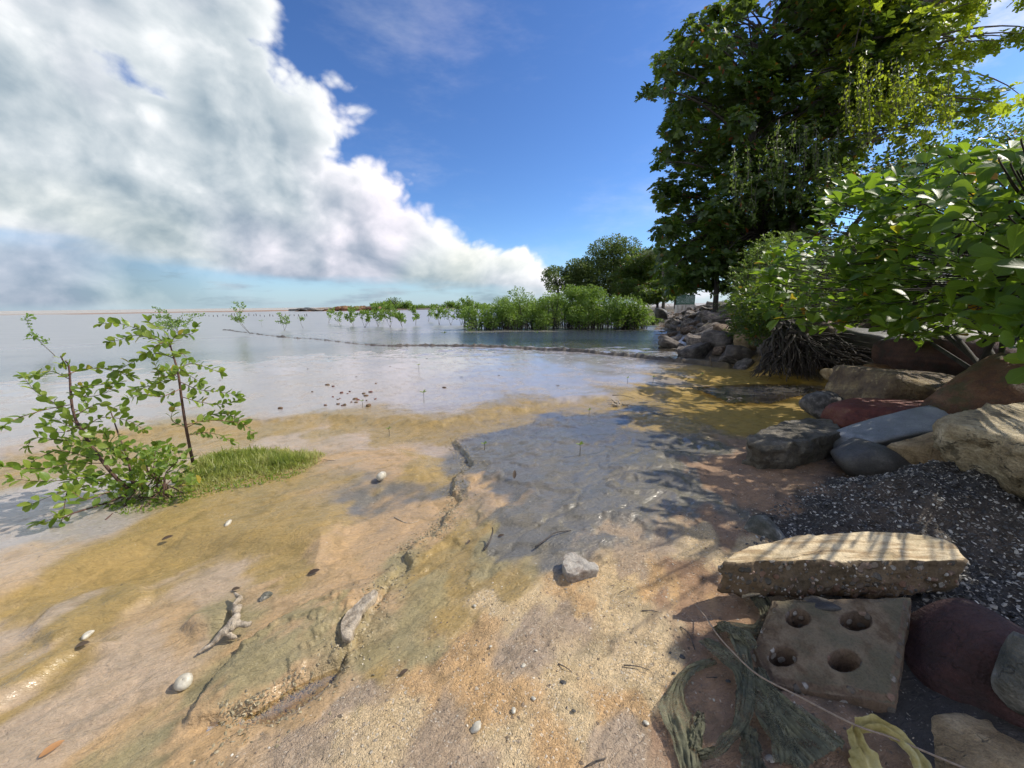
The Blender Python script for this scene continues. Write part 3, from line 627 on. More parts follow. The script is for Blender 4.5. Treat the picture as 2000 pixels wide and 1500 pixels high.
#@@PART3
# ------------------------------------------------------------------ rocks
def ico(level):
    import bmesh
    bm = bmesh.new(); bmesh.ops.create_icosphere(bm, subdivisions=level, radius=1.0)
    v = np.array([x.co[:] for x in bm.verts]); f = np.array([[q.index for q in p.verts] for p in bm.faces]); bm.free(); return v, f
ICO = {l: ico(l) for l in (2, 3, 4, 5)}
def rock_shape(seed, level=4, planes=15, pw=26, rough=.06, strata=0.0, boxy=.5):
    r = np.random.default_rng(seed); v, f = ICO[level]
    n = unit(r.normal(size=(planes, 3))); d = r.uniform(.62, 1.0, planes)
    ax = np.vstack([np.eye(3), -np.eye(3)]) + r.normal(size=(6, 3)) * .16; n = np.vstack([n, unit(ax)]); d = np.concatenate([d, np.full(6, 1 - boxy * .42)])
    c = np.clip(v @ n.T, 1e-3, None) / d
    rad = (c ** pw).sum(1) ** (-1 / pw)
    w = v * rad[:, None]
    w = w * (1 + rough * fbm(w * 2.6 + seed, 4)[:, None] + rough * .5 * fbm(w * 9 + seed, 3)[:, None])
    if strata: w[:, :2] *= (1 + strata * fbm(np.column_stack([w[:, 2] * 9, w[:, 0] * .8, w[:, 1] * .8]) + seed, 3))[:, None]
    w -= (w.max(0) + w.min(0)) / 2; w /= (w.max(0) - w.min(0)) / 2
    return w, f
def rotm(yaw=0, pitch=0, roll=0): return np.array(Euler((R(pitch), R(roll), R(yaw))).to_matrix())
def boulder(name, label, cat, mat, cx, cy, w, h, D, seed, ratio=.8, yaw=0, pitch=0, roll=0, level=4, group=None, **kw):
    """a boulder of the size it has at distance D; returns the object"""
    c = P(cx, cy, D); sx = w / 2 / FPX * D; sz = h / 2 / FPX * D
    v, f = rock_shape(seed, level, **kw); v = v * np.array([sx, sx * ratio, sz]) @ rotm(yaw, pitch, roll).T + c
    a = Acc(); a.add(v, f); o = obj(name, a, mat, c, label=label, cat=cat, group=group); return o
def chunk(name, label, cat, mat, pts, zt, thick, group=None, rough=.012, n=132, top_rough=.004, under=.92, rnd_edge=.02, seed=0, parent=None, sidejit=.0, tilt=None, obj_=True):
    """slab from the outline of its top face: pts in pixels with heights zt, thickness below"""
    pts = np.array(pts, float); zt = np.broadcast_to(zt, len(pts)) if np.ndim(zt) <= 1 else zt
    W = np.array([G(x, y, z) for (x, y), z in zip(pts, zt)])
    # resample closed outline
    Wc = np.vstack([W, W[:1]]); L = np.concatenate([[0], np.cumsum(np.linalg.norm(np.diff(Wc, axis=0), axis=1))])
    u = np.linspace(0, L[-1], n, endpoint=False); o = np.column_stack([np.interp(u, L, Wc[:, i]) for i in range(3)])
    for _ in range(2): o = .5 * o + .25 * (np.roll(o, 1, 0) + np.roll(o, -1, 0))
    c = o.mean(0); A = np.c_[o[:, :2], np.ones(n)]; pl, *_ = np.linalg.lstsq(A, o[:, 2], rcond=None)
    prof = [(s, 0.0) for s in np.linspace(.04, .94, 16)] + [(.975, -.0), (1.0, -rnd_edge)] + [(1.0 + (under - 1) * t, -rnd_edge - (thick - 2 * rnd_edge) * t) for t in np.linspace(.1, .9, 12)] + [(under, -thick + rnd_edge), (under * .95, -thick), (under * .5, -thick), (.04, -thick)]
    V = []
    for s, dz in prof:
        q = c + (o - c) * s; q[:, 2] = np.c_[q[:, :2], np.ones(n)] @ pl + dz; V.append(q)
    V = np.array(V); m = len(prof); flat = V.reshape(-1, 3)
    nz = np.stack([fbm(flat * 7 + seed * 3.7 + 30 * i, 5, .6) for i in range(3)], -1); nz2 = np.stack([fbm(flat * 34 + seed + 30 * i, 3) for i in range(3)], -1)
    amp = np.repeat(np.array([top_rough if dz == 0 else rough for s, dz in prof]), n)[:, None]
    flat = flat + nz * amp * 2.2 + nz2 * amp * .8
    a = Acc(); a.add(flat, [grid_faces(n, m, True), np.array([list(range(n))[::-1]]), np.array([list(range((m - 1) * n, m * n))])])
    base = c - np.array([0, 0, thick])
    return obj(name, a, mat, base, parent=parent, label=label, cat=cat, group=group), W, pl

GREY = ((.085, .078, .068), (.16, .145, .125), (.26, .24, .205)); 
m_r1 = M('rock_grey_olive', rock_mat, (.075, .068, .052), (.155, .135, .10), (.27, .24, .19), 5, .9, .8, .25)
m_red = M('rock_red', rock_mat, (.12, .030, .022), (.21, .055, .038), (.28, .12, .07), 5, .5, .7, .2)
m_rust = M('rock_rust', rock_mat, (.13, .060, .032), (.24, .115, .055), (.30, .19, .11), 4, .6, .75, .3, (0, 0, 1), None, (.09, .085, .03))
m_brown = M('rock_brown', rock_mat, (.10, .065, .038), (.19, .135, .08), (.36, .27, .14), 4, .8, .8, .35, (.1, .2, 1), (.42, .34, .18))
m_dark = M('rock_dark', rock_mat, (.055, .053, .050), (.085, .083, .078), (.13, .125, .115), 6, .35, .6, .15)
m_tan = M('rock_tan', rock_mat, (.20, .14, .07), (.36, .27, .15), (.52, .42, .27), 6, .9, .8, .55, (.1, .1, 1))
m_cream = M('rock_cream', rock_mat, (.22, .17, .095), (.46, .37, .22), (.62, .53, .36), 4, .9, .8, .5, (.1, -.15, 1), (.12, .10, .06))
m_maroon = M('rock_maroon', rock_mat, (.030, .015, .014), (.060, .027, .026), (.090, .050, .044), 4, .7, .85, .25, (.5, .2, .8))
m_darkmar = M('rock_dark_maroon', rock_mat, (.040, .026, .022), (.085, .040, .034), (.12, .065, .05), 4, .6, .8, .2, (0, 0, 1), None, None, 0.0, (.42, .41, .38))
m_streak = M('rock_streaked', rock_mat, (.08, .09, .075), (.20, .20, .17), (.50, .50, .46), 5, .8, .75, .6, (.7, .1, .6))
m_white = M('rock_white', rock_mat, (.34, .28, .23), (.58, .54, .47), (.70, .66, .58), 10, .6, .85)
m_rip = M('rock_riprap', rock_mat, (.10, .088, .080), (.24, .21, .185), (.42, .375, .33), 3, .8, .8, .45, (.2, .3, .9))
m_rip2 = M('rock_riprap_brown', rock_mat, (.11, .075, .055), (.26, .185, .13), (.43, .33, .23), 3, .8, .8, .45, (.2, .3, .9))

def conc_mat(name, base1, base2, face, moss=None, streak=1.0):
    m, k, out = newmat(name); v = coord(k)
    n = k.noise(v, 6, 6, .62); n2 = k.noise(v, 40, 4, .6)
    peb = k.vor(v, 34, 'F1', 0); pc = k.sep(k.vor(v, 34, 'F1', 1)); on = k.m('MULTIPLY', k.m('GREATER_THAN', pc[0], .45), k.mapr(peb, .50, .40))
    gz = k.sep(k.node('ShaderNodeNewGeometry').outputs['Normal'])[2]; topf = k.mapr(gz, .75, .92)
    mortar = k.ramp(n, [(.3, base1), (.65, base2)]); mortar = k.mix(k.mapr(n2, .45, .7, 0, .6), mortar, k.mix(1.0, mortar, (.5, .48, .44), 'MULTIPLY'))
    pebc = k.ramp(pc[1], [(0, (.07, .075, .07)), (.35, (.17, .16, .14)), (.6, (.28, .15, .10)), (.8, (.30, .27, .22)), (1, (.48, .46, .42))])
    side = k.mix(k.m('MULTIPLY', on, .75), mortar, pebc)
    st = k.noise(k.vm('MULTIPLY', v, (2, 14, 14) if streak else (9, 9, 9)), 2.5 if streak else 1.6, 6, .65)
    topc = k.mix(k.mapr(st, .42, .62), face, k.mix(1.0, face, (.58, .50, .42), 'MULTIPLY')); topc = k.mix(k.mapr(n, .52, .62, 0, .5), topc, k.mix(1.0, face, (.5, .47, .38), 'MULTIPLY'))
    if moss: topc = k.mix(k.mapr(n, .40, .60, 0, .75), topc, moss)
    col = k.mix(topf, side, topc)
    h = k.m('ADD', k.m('MULTIPLY', n, .4), k.m('ADD', k.m('MULTIPLY', n2, .35), k.m('MULTIPLY', k.m('MULTIPLY', on, k.m('SUBTRACT', 1.0, topf)), .5)))
    h = k.m('ADD', h, k.m('MULTIPLY', st, .35 * streak))
    fg = k.noise(v, 170, 3, .6); h = k.m('ADD', h, k.m('MULTIPLY', fg, .25)); col = k.mix(k.mapr(fg, .42, .65, 0, .45), col, k.mix(1.0, col, (.5, .48, .45), 'MULTIPLY'))
    principled(k, out, Base_Color=col, Roughness=.85, Normal=k.bump(h, .9, .016)); return m
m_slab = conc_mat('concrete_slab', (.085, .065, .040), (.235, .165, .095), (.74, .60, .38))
m_block = conc_mat('concrete_block', (.11, .075, .05), (.20, .135, .085), (.215, .160, .100), (.130, .118, .072), 0.0)

# foreground rocks on the right
chunk('boulder', 'flat-topped grey-olive boulder resting on the sand at the edge of the yellow shallows', 'rock', m_r1,
      [(1450, 858), (1490, 838), (1541, 820), (1585, 816), (1622, 817), (1645, 836), (1640, 848), (1600, 858), (1540, 868), (1490, 872)], .22, .27, rough=.028, top_rough=.012, seed=3, under=.88, rnd_edge=.03)
boulder('boulder', 'smooth brick-red rock wedged behind the long blue-grey slab', 'rock', m_red, 1738, 826, 190, 74, 3.35, 5, .7, yaw=-12, roll=-3, rough=.04, boxy=.7)
boulder('boulder', 'dark slate-grey smooth boulder between the flat-topped boulder and the yellow-brown stone', 'rock', m_dark, 1712, 902, 170, 74, 2.62, 8, .75, yaw=20, roll=4, rough=.03, boxy=.25, pw=9)
boulder('boulder', 'yellow-brown split stone with a sunlit streak, right of the dark slate boulder', 'rock', m_tan, 1858, 890, 178, 92, 2.42, 21, .6, yaw=-8, roll=-4, rough=.09, boxy=.8, strata=.06)
chunk('boulder', 'large cream slab with a broad sunlit top at the right edge of the picture', 'rock', m_cream,
      [(1838, 812), (1880, 800), (1930, 794), (1985, 786), (2060, 776), (2220, 800), (2300, 850), (2120, 905), (1995, 864), (1940, 848), (1890, 834), (1850, 828)], .53, .30, rough=.030, top_rough=.006, seed=9, under=.86, rnd_edge=.03)
boulder('boulder', 'big brown block with yellow lichen patches behind the red rock', 'rock', m_brown, 1770, 778, 236, 122, 3.9, 33, .8, yaw=-14, roll=3, pitch=4, rough=.05, boxy=.9, level=5)
boulder('boulder', 'rusty boulder mottled with dark green algae above the cream slab', 'rock', m_rust, 1985, 778, 250, 120, 2.9, 41, .8, yaw=10, roll=-24, rough=.04, boxy=.3, pw=9)
boulder('boulder', 'dark maroon boulder capped in pale grey under the overhanging leaves', 'rock', m_darkmar, 1862, 696, 205, 108, 4.6, 52, .8, yaw=-6, roll=-8, rough=.03, boxy=.3, pw=8)
boulder('boulder', 'low pale flat stone beside the root mass', 'rock', m_tan, 1660, 731, 92, 30, 5.2, 61, .7, yaw=-10, rough=.05, boxy=.9)
boulder('boulder', 'flat reddish stone between the low pale stone and the maroon boulder', 'rock', m_rust, 1748, 722, 110, 28, 4.9, 64, .7, rough=.05, boxy=.7)
boulder('boulder', 'small pale stone lying on the flat reddish stone', 'rock', m_tan, 1752, 706, 42, 14, 4.85, 66, .7, rough=.04, level=3)
boulder('boulder', 'small rounded white cobble at the foot of the low pale stone', 'rock', m_white, 1654, 743, 18, 13, 4.95, 67, .8, rough=.02, boxy=.0, level=3, pw=6)
boulder('boulder', 'long smooth blue-grey slab leaning between the red rock and the dark slate boulder', 'rock', M('rock_blue', rock_mat, (.17, .19, .215), (.23, .25, .28), (.30, .32, .35), 6, .25, .5, .25), 1748, 842, 225, 34, 2.85, 71, .42, yaw=0, roll=-13, rough=.02, boxy=.9)
boulder('boulder', 'small grey boulder with white streaks touching the left end of the concrete beam', 'rock', m_streak, 1498, 1038, 76, 58, 1.98, 83, .9, yaw=30, roll=12, rough=.05, boxy=.2)
boulder('boulder', 'huge wine-red boulder in deep shade right of the four-hole block', 'rock', m_maroon, 1948, 1345, 290, 280, 1.22, 94, .8, yaw=-18, roll=22, rough=.02, boxy=.4, level=5, pw=12)
boulder('boulder', 'pale grey stone wedged on the right flank of the wine-red boulder', 'rock', m_streak, 2008, 1325, 110, 150, 1.06, 97, .7, yaw=0, roll=25, rough=.03, boxy=.3)
boulder('boulder', 'brown streaked stone cut off by the bottom right corner', 'rock', m_tan, 1925, 1510, 270, 84, 1.0, 99, .7, yaw=0, roll=-4, rough=.05, boxy=.5)
chunk('stone', 'angular chalky-white stone with a brown underside lying alone on the grey mud', 'stone', m_white,
      [(1097, 1098), (1104, 1082), (1122, 1079), (1140, 1090), (1150, 1098), (1164, 1097), (1171, 1108), (1150, 1113), (1122, 1119), (1106, 1118)], .085, .105, rough=.008, top_rough=.006, seed=14, under=.80, rnd_edge=.010, n=90)
boulder('stone', 'tiny white pebble just right of the chalky-white stone', 'stone', m_white, 1178, 1117, 11, 7, depth_at(1178, 1119, .02), 15, level=3)
boulder('shelly_mound', 'low mound of dark shelly rubble beside the big brown block', 'mound', M('rock_mound', rock_mat, (.05, .047, .045), (.10, .095, .09), (.22, .21, .20), 16, 1.0, .8), 1612, 795, 88, 62, 3.95, 18, .9, rough=.06, boxy=.1, pw=6)
# rocks behind the roots
for i, (x, y, w, h, D, mt, rl, lb) in enumerate([
    (1458, 672, 50, 34, 7.6, m_tan, 30, 'tilted tan slab just left of the root mass'), (1440, 692, 60, 34, 7.4, m_rip, 12, 'grey slab at the water below the tilted tan slab'),
    (1408, 664, 70, 36, 8.6, m_rip, 6, 'smooth grey boulder at the foot of the rock bank nearest the roots'),
    (1560, 640, 60, 40, 6.9, m_rip2, -25, 'brown slab standing behind the root mass'), (1625, 652, 80, 46, 6.3, m_rip2, -20, 'mossy brown slab under the leaves behind the roots'),
    (1505, 655, 46, 34, 7.4, m_rip2, 20, 'brown rock half hidden behind the root stump'), (1700, 668, 110, 50, 5.9, m_dark, -10, 'dark rock in the hollow under the leaves right of the roots'),
    (1600, 690, 90, 50, 6.6, m_dark, 0, 'dark rock in the gap behind the fanned roots'), (1810, 650, 120, 60, 6.0, m_dark, 0, 'dark rock behind the maroon boulder'), (1950, 640, 140, 80, 5.2, m_dark, 0, 'dark rock in shade under the leaves at the right edge')]):
    boulder('boulder', lb, 'rock', mt, x, y, w, h, D, 120 + i, .8, yaw=i * 23, roll=rl, rough=.05, boxy=.7)
# riprap bank
RIP = []
for s in range(8):
    v, f = rock_shape(200 + s, 4 if s < 4 else 3, rough=.05, boxy=1.0, strata=.05, planes=8, pw=40); a = Acc(); a.add(v, f); RIP.append((a.mesh('riprap_rock', m_rip), a.mesh('riprap_rock', m_rip2)))
rr = np.random.default_rng(5)
def riprap():
    foot = FOOT[6:]; placed = []
    pts = []
    line = smooth_path(np.column_stack([Gl([(1470, 728), (1440, 716), (1392, 706), (1345, 692), (1308, 664), (1292, 640), (1297, 626), (1306, 616)]), np.zeros(8)]), 200)[:, :2]
    tries = 0
    while len(pts) < 270 and tries < 6000:
        tries += 1
        i = rr.integers(0, 198); p = line[i]; d = line[i + 1] - line[i]; nrm = np.array([d[1], -d[0]]); nrm /= np.linalg.norm(nrm)
        if nrm[0] < 0: nrm = -nrm
        t = rr.uniform(-.15, 2.9); q = p + nrm * t; sz = rr.uniform(.13, .34) * (1 + .25 * (t < .4))
        if any(np.hypot(*(q - a)) < (sz + b) * .80 for a, b, _ in pts): continue
        pts.append((q, sz, t))
    for i, (q, sz, t_) in enumerate(pts):
        br = int(rr.random() < .3); me = RIP[rr.integers(0, 8)][br]; z = tz(*q)
        o = link('riprap_rock', me, None, (q[0], q[1], z + sz * .16))
        o.scale = (sz * rr.uniform(.9, 1.35), sz * rr.uniform(.6, .9), sz * rr.uniform(.32, .6)); o.rotation_euler = (rr.uniform(-.5, .5), rr.uniform(-.6, .35), rr.uniform(-1.2, 1.2))
        tag(o, 'angular ' + ('brown' if br else 'grey') + ' rock ' + ('at the waterline' if t_ < .6 else 'halfway up' if t_ < 1.8 else 'along the top') + ' of the riprap bank below the big dark tree', 'rock', 'riprap rocks below the big dark tree')
riprap()
o = boulder('boulder', 'black squarish boulder alone in the water at the far foot of the rock bank', 'rock', m_dark, 1290, 612, 26, 22, 20.5, 301, .9, rough=.05, boxy=.9, level=3)
boulder('boulder', 'pale long slab leaning in the middle of the rock bank', 'rock', m_cream, 1392, 640, 56, 20, 11.0, 303, .7, roll=-24, yaw=20, boxy=.9)

# ---- broken concrete beam lying on the block
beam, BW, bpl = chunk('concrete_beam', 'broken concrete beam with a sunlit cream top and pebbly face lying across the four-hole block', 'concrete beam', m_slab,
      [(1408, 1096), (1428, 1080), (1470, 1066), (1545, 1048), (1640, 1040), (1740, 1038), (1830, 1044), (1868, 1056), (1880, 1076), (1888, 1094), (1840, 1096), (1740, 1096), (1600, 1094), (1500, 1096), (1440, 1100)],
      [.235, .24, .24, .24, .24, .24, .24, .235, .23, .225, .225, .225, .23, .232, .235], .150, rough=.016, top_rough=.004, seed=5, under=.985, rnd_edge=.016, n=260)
# aggregate standing proud of its broken face
def aggregate():
    g = np.random.default_rng(31); v0, f0 = ICO[2]; a = Acc()
    c = np.array([v.co[:] for v in beam.data.vertices]); nn = np.array([v.normal[:] for v in beam.data.vertices])
    sel = np.where((nn[:, 2] < .35) & (nn[:, 1] < .5))[0]; sel = g.choice(sel, 330)
    for i in sel:
        s = g.uniform(.0025, .0085); v = v0 * s * np.array([1, g.uniform(.6, 1), g.uniform(.5, .9)]) @ rotm(*g.uniform(0, 360, 3)).T
        a.add(v * (1 + .2 * fbm(v / s + i, 2))[:, None] + c[i] - nn[i] * s * .35, f0, g.random())
    m, k, out = newmat('aggregate')
    principled(k, out, Base_Color=k.ramp(k.attr('rnd'), [(0, (.06, .065, .06)), (.4, (.16, .145, .12)), (.6, (.26, .14, .09)), (.85, (.36, .33, .28)), (1, (.55, .53, .48))]), Roughness=.7)
    me = a.mesh('pebble', m); o = link('embedded_pebbles', me, beam); o['kind'] = 'stuff'
aggregate()

# ---- block with four round holes
def hole_block():
    zz = [.125, .150, .070, .035, .060]
    px = [(1509, 1176), (1776, 1182), (1752, 1368), (1505, 1334), (1474, 1266)]
    W = np.array([G(x, y, z) for (x, y), z in zip(px, zz)])
    pl, *_ = np.linalg.lstsq(np.c_[W[:, :2], np.ones(5)], W[:, 2], rcond=None)
    # extend the back edge a little under the beam
    W[0, :2] += (W[0, :2] - W[3, :2]) * .10; W[1, :2] += (W[1, :2] - W[2, :2]) * .10
    lo = W[:, :2].min(0) - .02; hi = W[:, :2].max(0) + .02; nx, ny = 300, 230
    X, Y = np.meshgrid(np.linspace(lo[0], hi[0], nx), np.linspace(lo[1], hi[1], ny)); q = np.column_stack([X.ravel(), Y.ravel()])
    s = sdp(q, W[:, :2]) + .0035 * fbm(q * 45, 4) + .004 * fbm(q * 14, 3)
    z = np.c_[q, np.ones(len(q))] @ pl + .0016 * fbm(q * 60, 4) + .004 * fbm(q * 9, 3)
    z -= .010 * (1 - sst(0, .022, s + .005 * fbm(q * 60 + 4, 3)))          # worn arris
    z -= .105 * (1 - sst(-.012, .0, s))
    depth = np.zeros(len(q))
    for (hx, hy), rad, ry in [((1559, 1208), .031, 15.5), ((1672, 1212), .039, 17), ((1529, 1282), .034, 17.5), ((1649, 1291), .040, 20)]:
        zc = np.array([hx, hy]); w = (np.c_[q, np.c_[q, np.ones(len(q))] @ pl] - CAMLOC) @ CMn; sx_ = 1000 + FPX * w[:, 0] / -w[:, 2]; sy_ = 750 - FPX * w[:, 1] / -w[:, 2]
        d = rad * np.hypot((sx_ - hx) / (rad * 760), (sy_ - hy) / ry) + .0022 * fbm(q * 70 + hx, 3)
        depth = np.maximum(depth, sst(rad + .002, rad - .004, d) * .30 + sst(rad + .010, rad, d) * .003)
    z = z - depth
    keep = s > -.016; f = grid_faces(nx, ny)
    f = f[keep[f].all(1)]; used = np.unique(f); mp = np.full(len(q), -1); mp[used] = np.arange(len(used))
    a = Acc(); a.add(np.column_stack([q, z])[used], mp[f])
    c = W.mean(0); c[2] = -.01
    obj('concrete_block', a, m_block, c, label='square concrete block pierced by four round holes, propped under the broken beam', cat='concrete block')
hole_block()
boulder('pebble', 'flat black pebble pinched between the beam and the four-hole block', 'pebble', m_dark, 1607, 1180, 62, 20, 1.40, 401, .7, rough=.03, boxy=.0, pw=6, level=4)

# ---- shell bits and rubble on the dark gravel
def gravel():
    g = np.random.default_rng(77); v0 = np.array([[1, 0, 0], [.3, .8, .12], [-.8, .5, 0], [-.9, -.5, .1], [.2, -.8, 0], [0, 0, .42]]); f0 = np.array([[0, 1, 5], [1, 2, 5], [2, 3, 5], [3, 4, 5], [4, 0, 5]])
    poly = Gl([(1500, 1035), (1560, 990), (1650, 955), (1700, 930), (1900, 915), (2150, 930), (2200, 1250), (1860, 1250), (1780, 1160), (1500, 1150)])
    lo, hi = poly.min(0), poly.max(0); q = g.uniform(lo, hi, (24000, 2)); q = q[sdp(q, poly) > g.uniform(-.10, .05, len(q))]
    h = terrain(q)
    def scat(name, q, h, smin, smax, mat, n=None, flat=1.0):
        a = Acc(); N = len(q); s = g.uniform(smin, smax, N) ** 1.0; yaw = g.uniform(0, 6.28, N); tx = g.normal(0, .45, N); ty = g.normal(0, .45, N)
        c, sn = np.cos(yaw), np.sin(yaw); v = np.repeat(v0[None], N, 0) * s[:, None, None]; v[..., 1] *= g.uniform(.5, 1, N)[:, None]; v[..., 2] *= flat
        x = v[..., 0] * c[:, None] - v[..., 1] * sn[:, None]; y = v[..., 0] * sn[:, None] + v[..., 1] * c[:, None]; z = v[..., 2] + x * tx[:, None] + y * ty[:, None]
        V = np.stack([x + q[:, :1], y + q[:, 1:], z + h[:, None] + .002], -1).reshape(-1, 3)
        a.add(V, (f0[None] + (np.arange(N) * 6)[:, None, None]).reshape(-1, 3), np.repeat(g.random(N), 6))
        o = obj(name, a, mat, (q[:, 0].mean(), q[:, 1].mean(), 0), smooth=False, kind='stuff'); return o
    m, k, out = newmat('shell_bits')
    principled(k, out, Base_Color=k.ramp(k.attr('rnd'), [(0, (.04, .038, .035)), (.55, (.09, .085, .078)), (.72, (.24, .22, .19)), (.9, (.45, .42, .36)), (1, (.66, .63, .56))]), Roughness=.6)
    scat('shell_gravel', q, h, .003, .011, m)
    poly2 = Gl([(300, 1500), (700, 1290), (950, 1140), (1300, 1060), (1420, 900), (1650, 940), (1500, 1020), (1380, 1150), (1480, 1300), (1800, 1450), (1900, 1700), (300, 1800)])
    lo, hi = poly2.min(0), poly2.max(0); q = g.uniform(lo, hi, (3600, 2)); q = q[sdp(q, poly2) > 0]
    m2, k, out = newmat('sand_bits')
    principled(k, out, Base_Color=k.ramp(k.attr('rnd'), [(0, (.10, .08, .07)), (.3, (.30, .22, .15)), (.6, (.5, .40, .28)), (1, (.72, .66, .55))]), Roughness=.6)
    scat('shell_sand_grains', q, terrain(q) - .001, .0015, .0045, m2)
    # crumbs along the eroded edges of the shelf and the hump
    E = []
    for poly, n, w in ((RPLAT[1:24], 1500, .05), (RPLAT[2:12], 1500, .035), (HUMP[14:22], 420, .015)):
        seg = g.integers(0, len(poly) - 1, n); t = g.random(n)[:, None]; E.append(poly[seg] * (1 - t) + poly[seg + 1] * t + g.normal(0, w, (n, 2)))
    q = np.vstack(E); m3, k, out = newmat('mud_crumb')
    principled(k, out, Base_Color=k.ramp(k.attr('rnd'), [(0, (.13, .11, .075)), (.6, (.28, .23, .13)), (1, (.40, .33, .21))]), Roughness=.55)
    scat('mud_crumbs', q, terrain(q) - .0025, .0015, .0085, m3)
    # litter in the corner under the bush
gravel()
#@@PART4
# ------------------------------------------------------------------ vegetation
g = np.random.default_rng(2024)
L_sap = leaf_mat('leaf_mangrove', (.095, .16, .025), (.14, .22, .032), (.22, .27, .045), (.46, .62, .06), .38, .36, (.34, .25, .04), .5, .985, True)
L_man = leaf_mat('leaf_mangrove_far', (.085, .15, .024), (.12, .20, .032), (.17, .25, .04), (.34, .50, .05), .30, .5)
L_alm = leaf_mat('leaf_almond', (.030, .075, .012), (.055, .115, .016), (.12, .19, .022), (.46, .66, .035), .40, .42, (.42, .16, .02), .35, .993, True)
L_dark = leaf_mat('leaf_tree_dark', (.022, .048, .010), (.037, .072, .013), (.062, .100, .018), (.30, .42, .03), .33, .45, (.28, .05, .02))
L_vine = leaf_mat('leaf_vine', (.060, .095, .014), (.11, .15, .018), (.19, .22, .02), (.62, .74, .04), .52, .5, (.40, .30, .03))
L_feath = leaf_mat('leaf_feathery', (.05, .085, .018), (.08, .125, .028), (.12, .17, .035), (.35, .48, .06), .36, .5)
L_far = leaf_mat('leaf_far_tree', (.055, .090, .022), (.080, .125, .030), (.12, .16, .036), (.22, .30, .05), .25, .6)
L_palm = leaf_mat('leaf_palm', (.07, .10, .03), (.11, .14, .045), (.16, .18, .06), (.3, .4, .08), .3, .45)
L_grass = leaf_mat('leaf_grass', (.13, .18, .035), (.24, .27, .06), (.42, .40, .19), (.45, .52, .10), .4, .5)
L_orange = leaf_mat('leaf_orange', (.30, .13, .05), (.36, .17, .07), (.42, .22, .09), (.4, .2, .05), .1, .6)
L_dead = leaf_mat('leaf_dead', (.05, .035, .025), (.09, .06, .04), (.14, .10, .06), (.2, .1, .03), .1, .6)
B_red = bark_mat('bark_reddish', (.07, .035, .028), (.15, .085, .065)); B_dark = bark_mat('bark_dark', (.022, .018, .015), (.07, .058, .048)); B_grey = bark_mat('bark_grey', (.07, .062, .05), (.19, .17, .14))
B_pink = bark_mat('bark_pink', (.20, .08, .07), (.32, .17, .12))

def lat_leaves(path, L, gap, both=True, start=.1, jit=.35, tip=True):
    """leaves in opposite pairs along a twig"""
    p = smooth_path(path, 60); seg = np.concatenate([[0], np.cumsum(np.linalg.norm(np.diff(p, axis=0), axis=1))]); T = seg[-1]
    n = max(2, int(T * (1 - start) / gap)); u = np.linspace(T * start, T * .995, n); pos = np.column_stack([np.interp(u, seg, p[:, i]) for i in range(3)])
    t = np.column_stack([np.interp(u, seg, np.gradient(p[:, i])) for i in range(3)]); t = unit(t)
    O, D, N = [], [], []
    for i in range(n):
        a = g.uniform(0, 2 * np.pi); s = unit(np.cross(t[i], [0, 0, 1.]) + 1e-3); w = np.cross(s, t[i]); o = s * np.cos(a) + w * np.sin(a)
        for sg in ((1, -1) if both else (g.choice([1, -1]),)):
            d = unit(sg * o * .9 + t[i] * .7 + g.normal(0, jit, 3) * .6 + np.array([0, 0, .18])); O.append(pos[i]); D.append(d)
            N.append(unit(np.array([.25, .1, 1.0]) + g.normal(0, .55, 3)))
    if tip:
        for _ in range(3): O.append(pos[-1]); D.append(unit(t[-1] + g.normal(0, .5, 3))); N.append(unit(np.array([0, 0, 1.]) + g.normal(0, .6, 3)))
    return np.array(O), np.array(D), np.array(N)

def authored_plant(name, label, base, stems, twigs, L, gap, mat, barkm, extra=None, nobj=300, tw=.0022, wr=.62):
    """stems / twigs: lists of (px, py, D) points"""
    t = empty(name, base, label, 'shrub')
    for st, r0, r1 in stems:
        a = Acc(); tube(a, [P(*q) for q in st], [r0, r1], 7, 0, .12, n=24); obj('stem', a, barkm, base, t)
    O, D, N = [], [], []
    for tg in twigs:
        pts = np.array([P(*q) for q in tg]); a = Acc(); tube(a, pts, [tw * 1.3, tw * .5], 5, 0, 0, n=14); obj('twig', a, barkm if g.random() < .7 else B_pink, base, t)
        o, d, nn = lat_leaves(pts, L, gap); O.append(o); D.append(d); N.append(nn)
    if extra is not None: O.append(extra[0]); D.append(extra[1]); N.append(extra[2])
    O, D, N = map(np.concatenate, (O, D, N)); n = len(O); Ls = L * g.uniform(.6, 1.15, n)
    put_leaves(O, D, N, Ls, Ls * g.uniform(wr * .85, wr * 1.15, n), 'oval', mat, base, t, nobj, 'mid', 'foliage'); return t

def low_clump(poly, D0, n, zmax, L, up=.9):
    """positions filling a low dense clump whose outline is given in pixels"""
    poly = np.array(poly, float); lo, hi = poly.min(0), poly.max(0); q = g.uniform(lo, hi, (n * 4, 2)); q = q[inside(q, poly)][:n]
    D = D0 + g.uniform(-.22, .22, len(q)); return P(q[:, 0], q[:, 1], D), unit(g.normal(0, .7, (len(q), 3)) + np.array([0, 0, .45])), unit(np.array([.3, .1, up]) + g.normal(0, .5, (len(q), 3)))

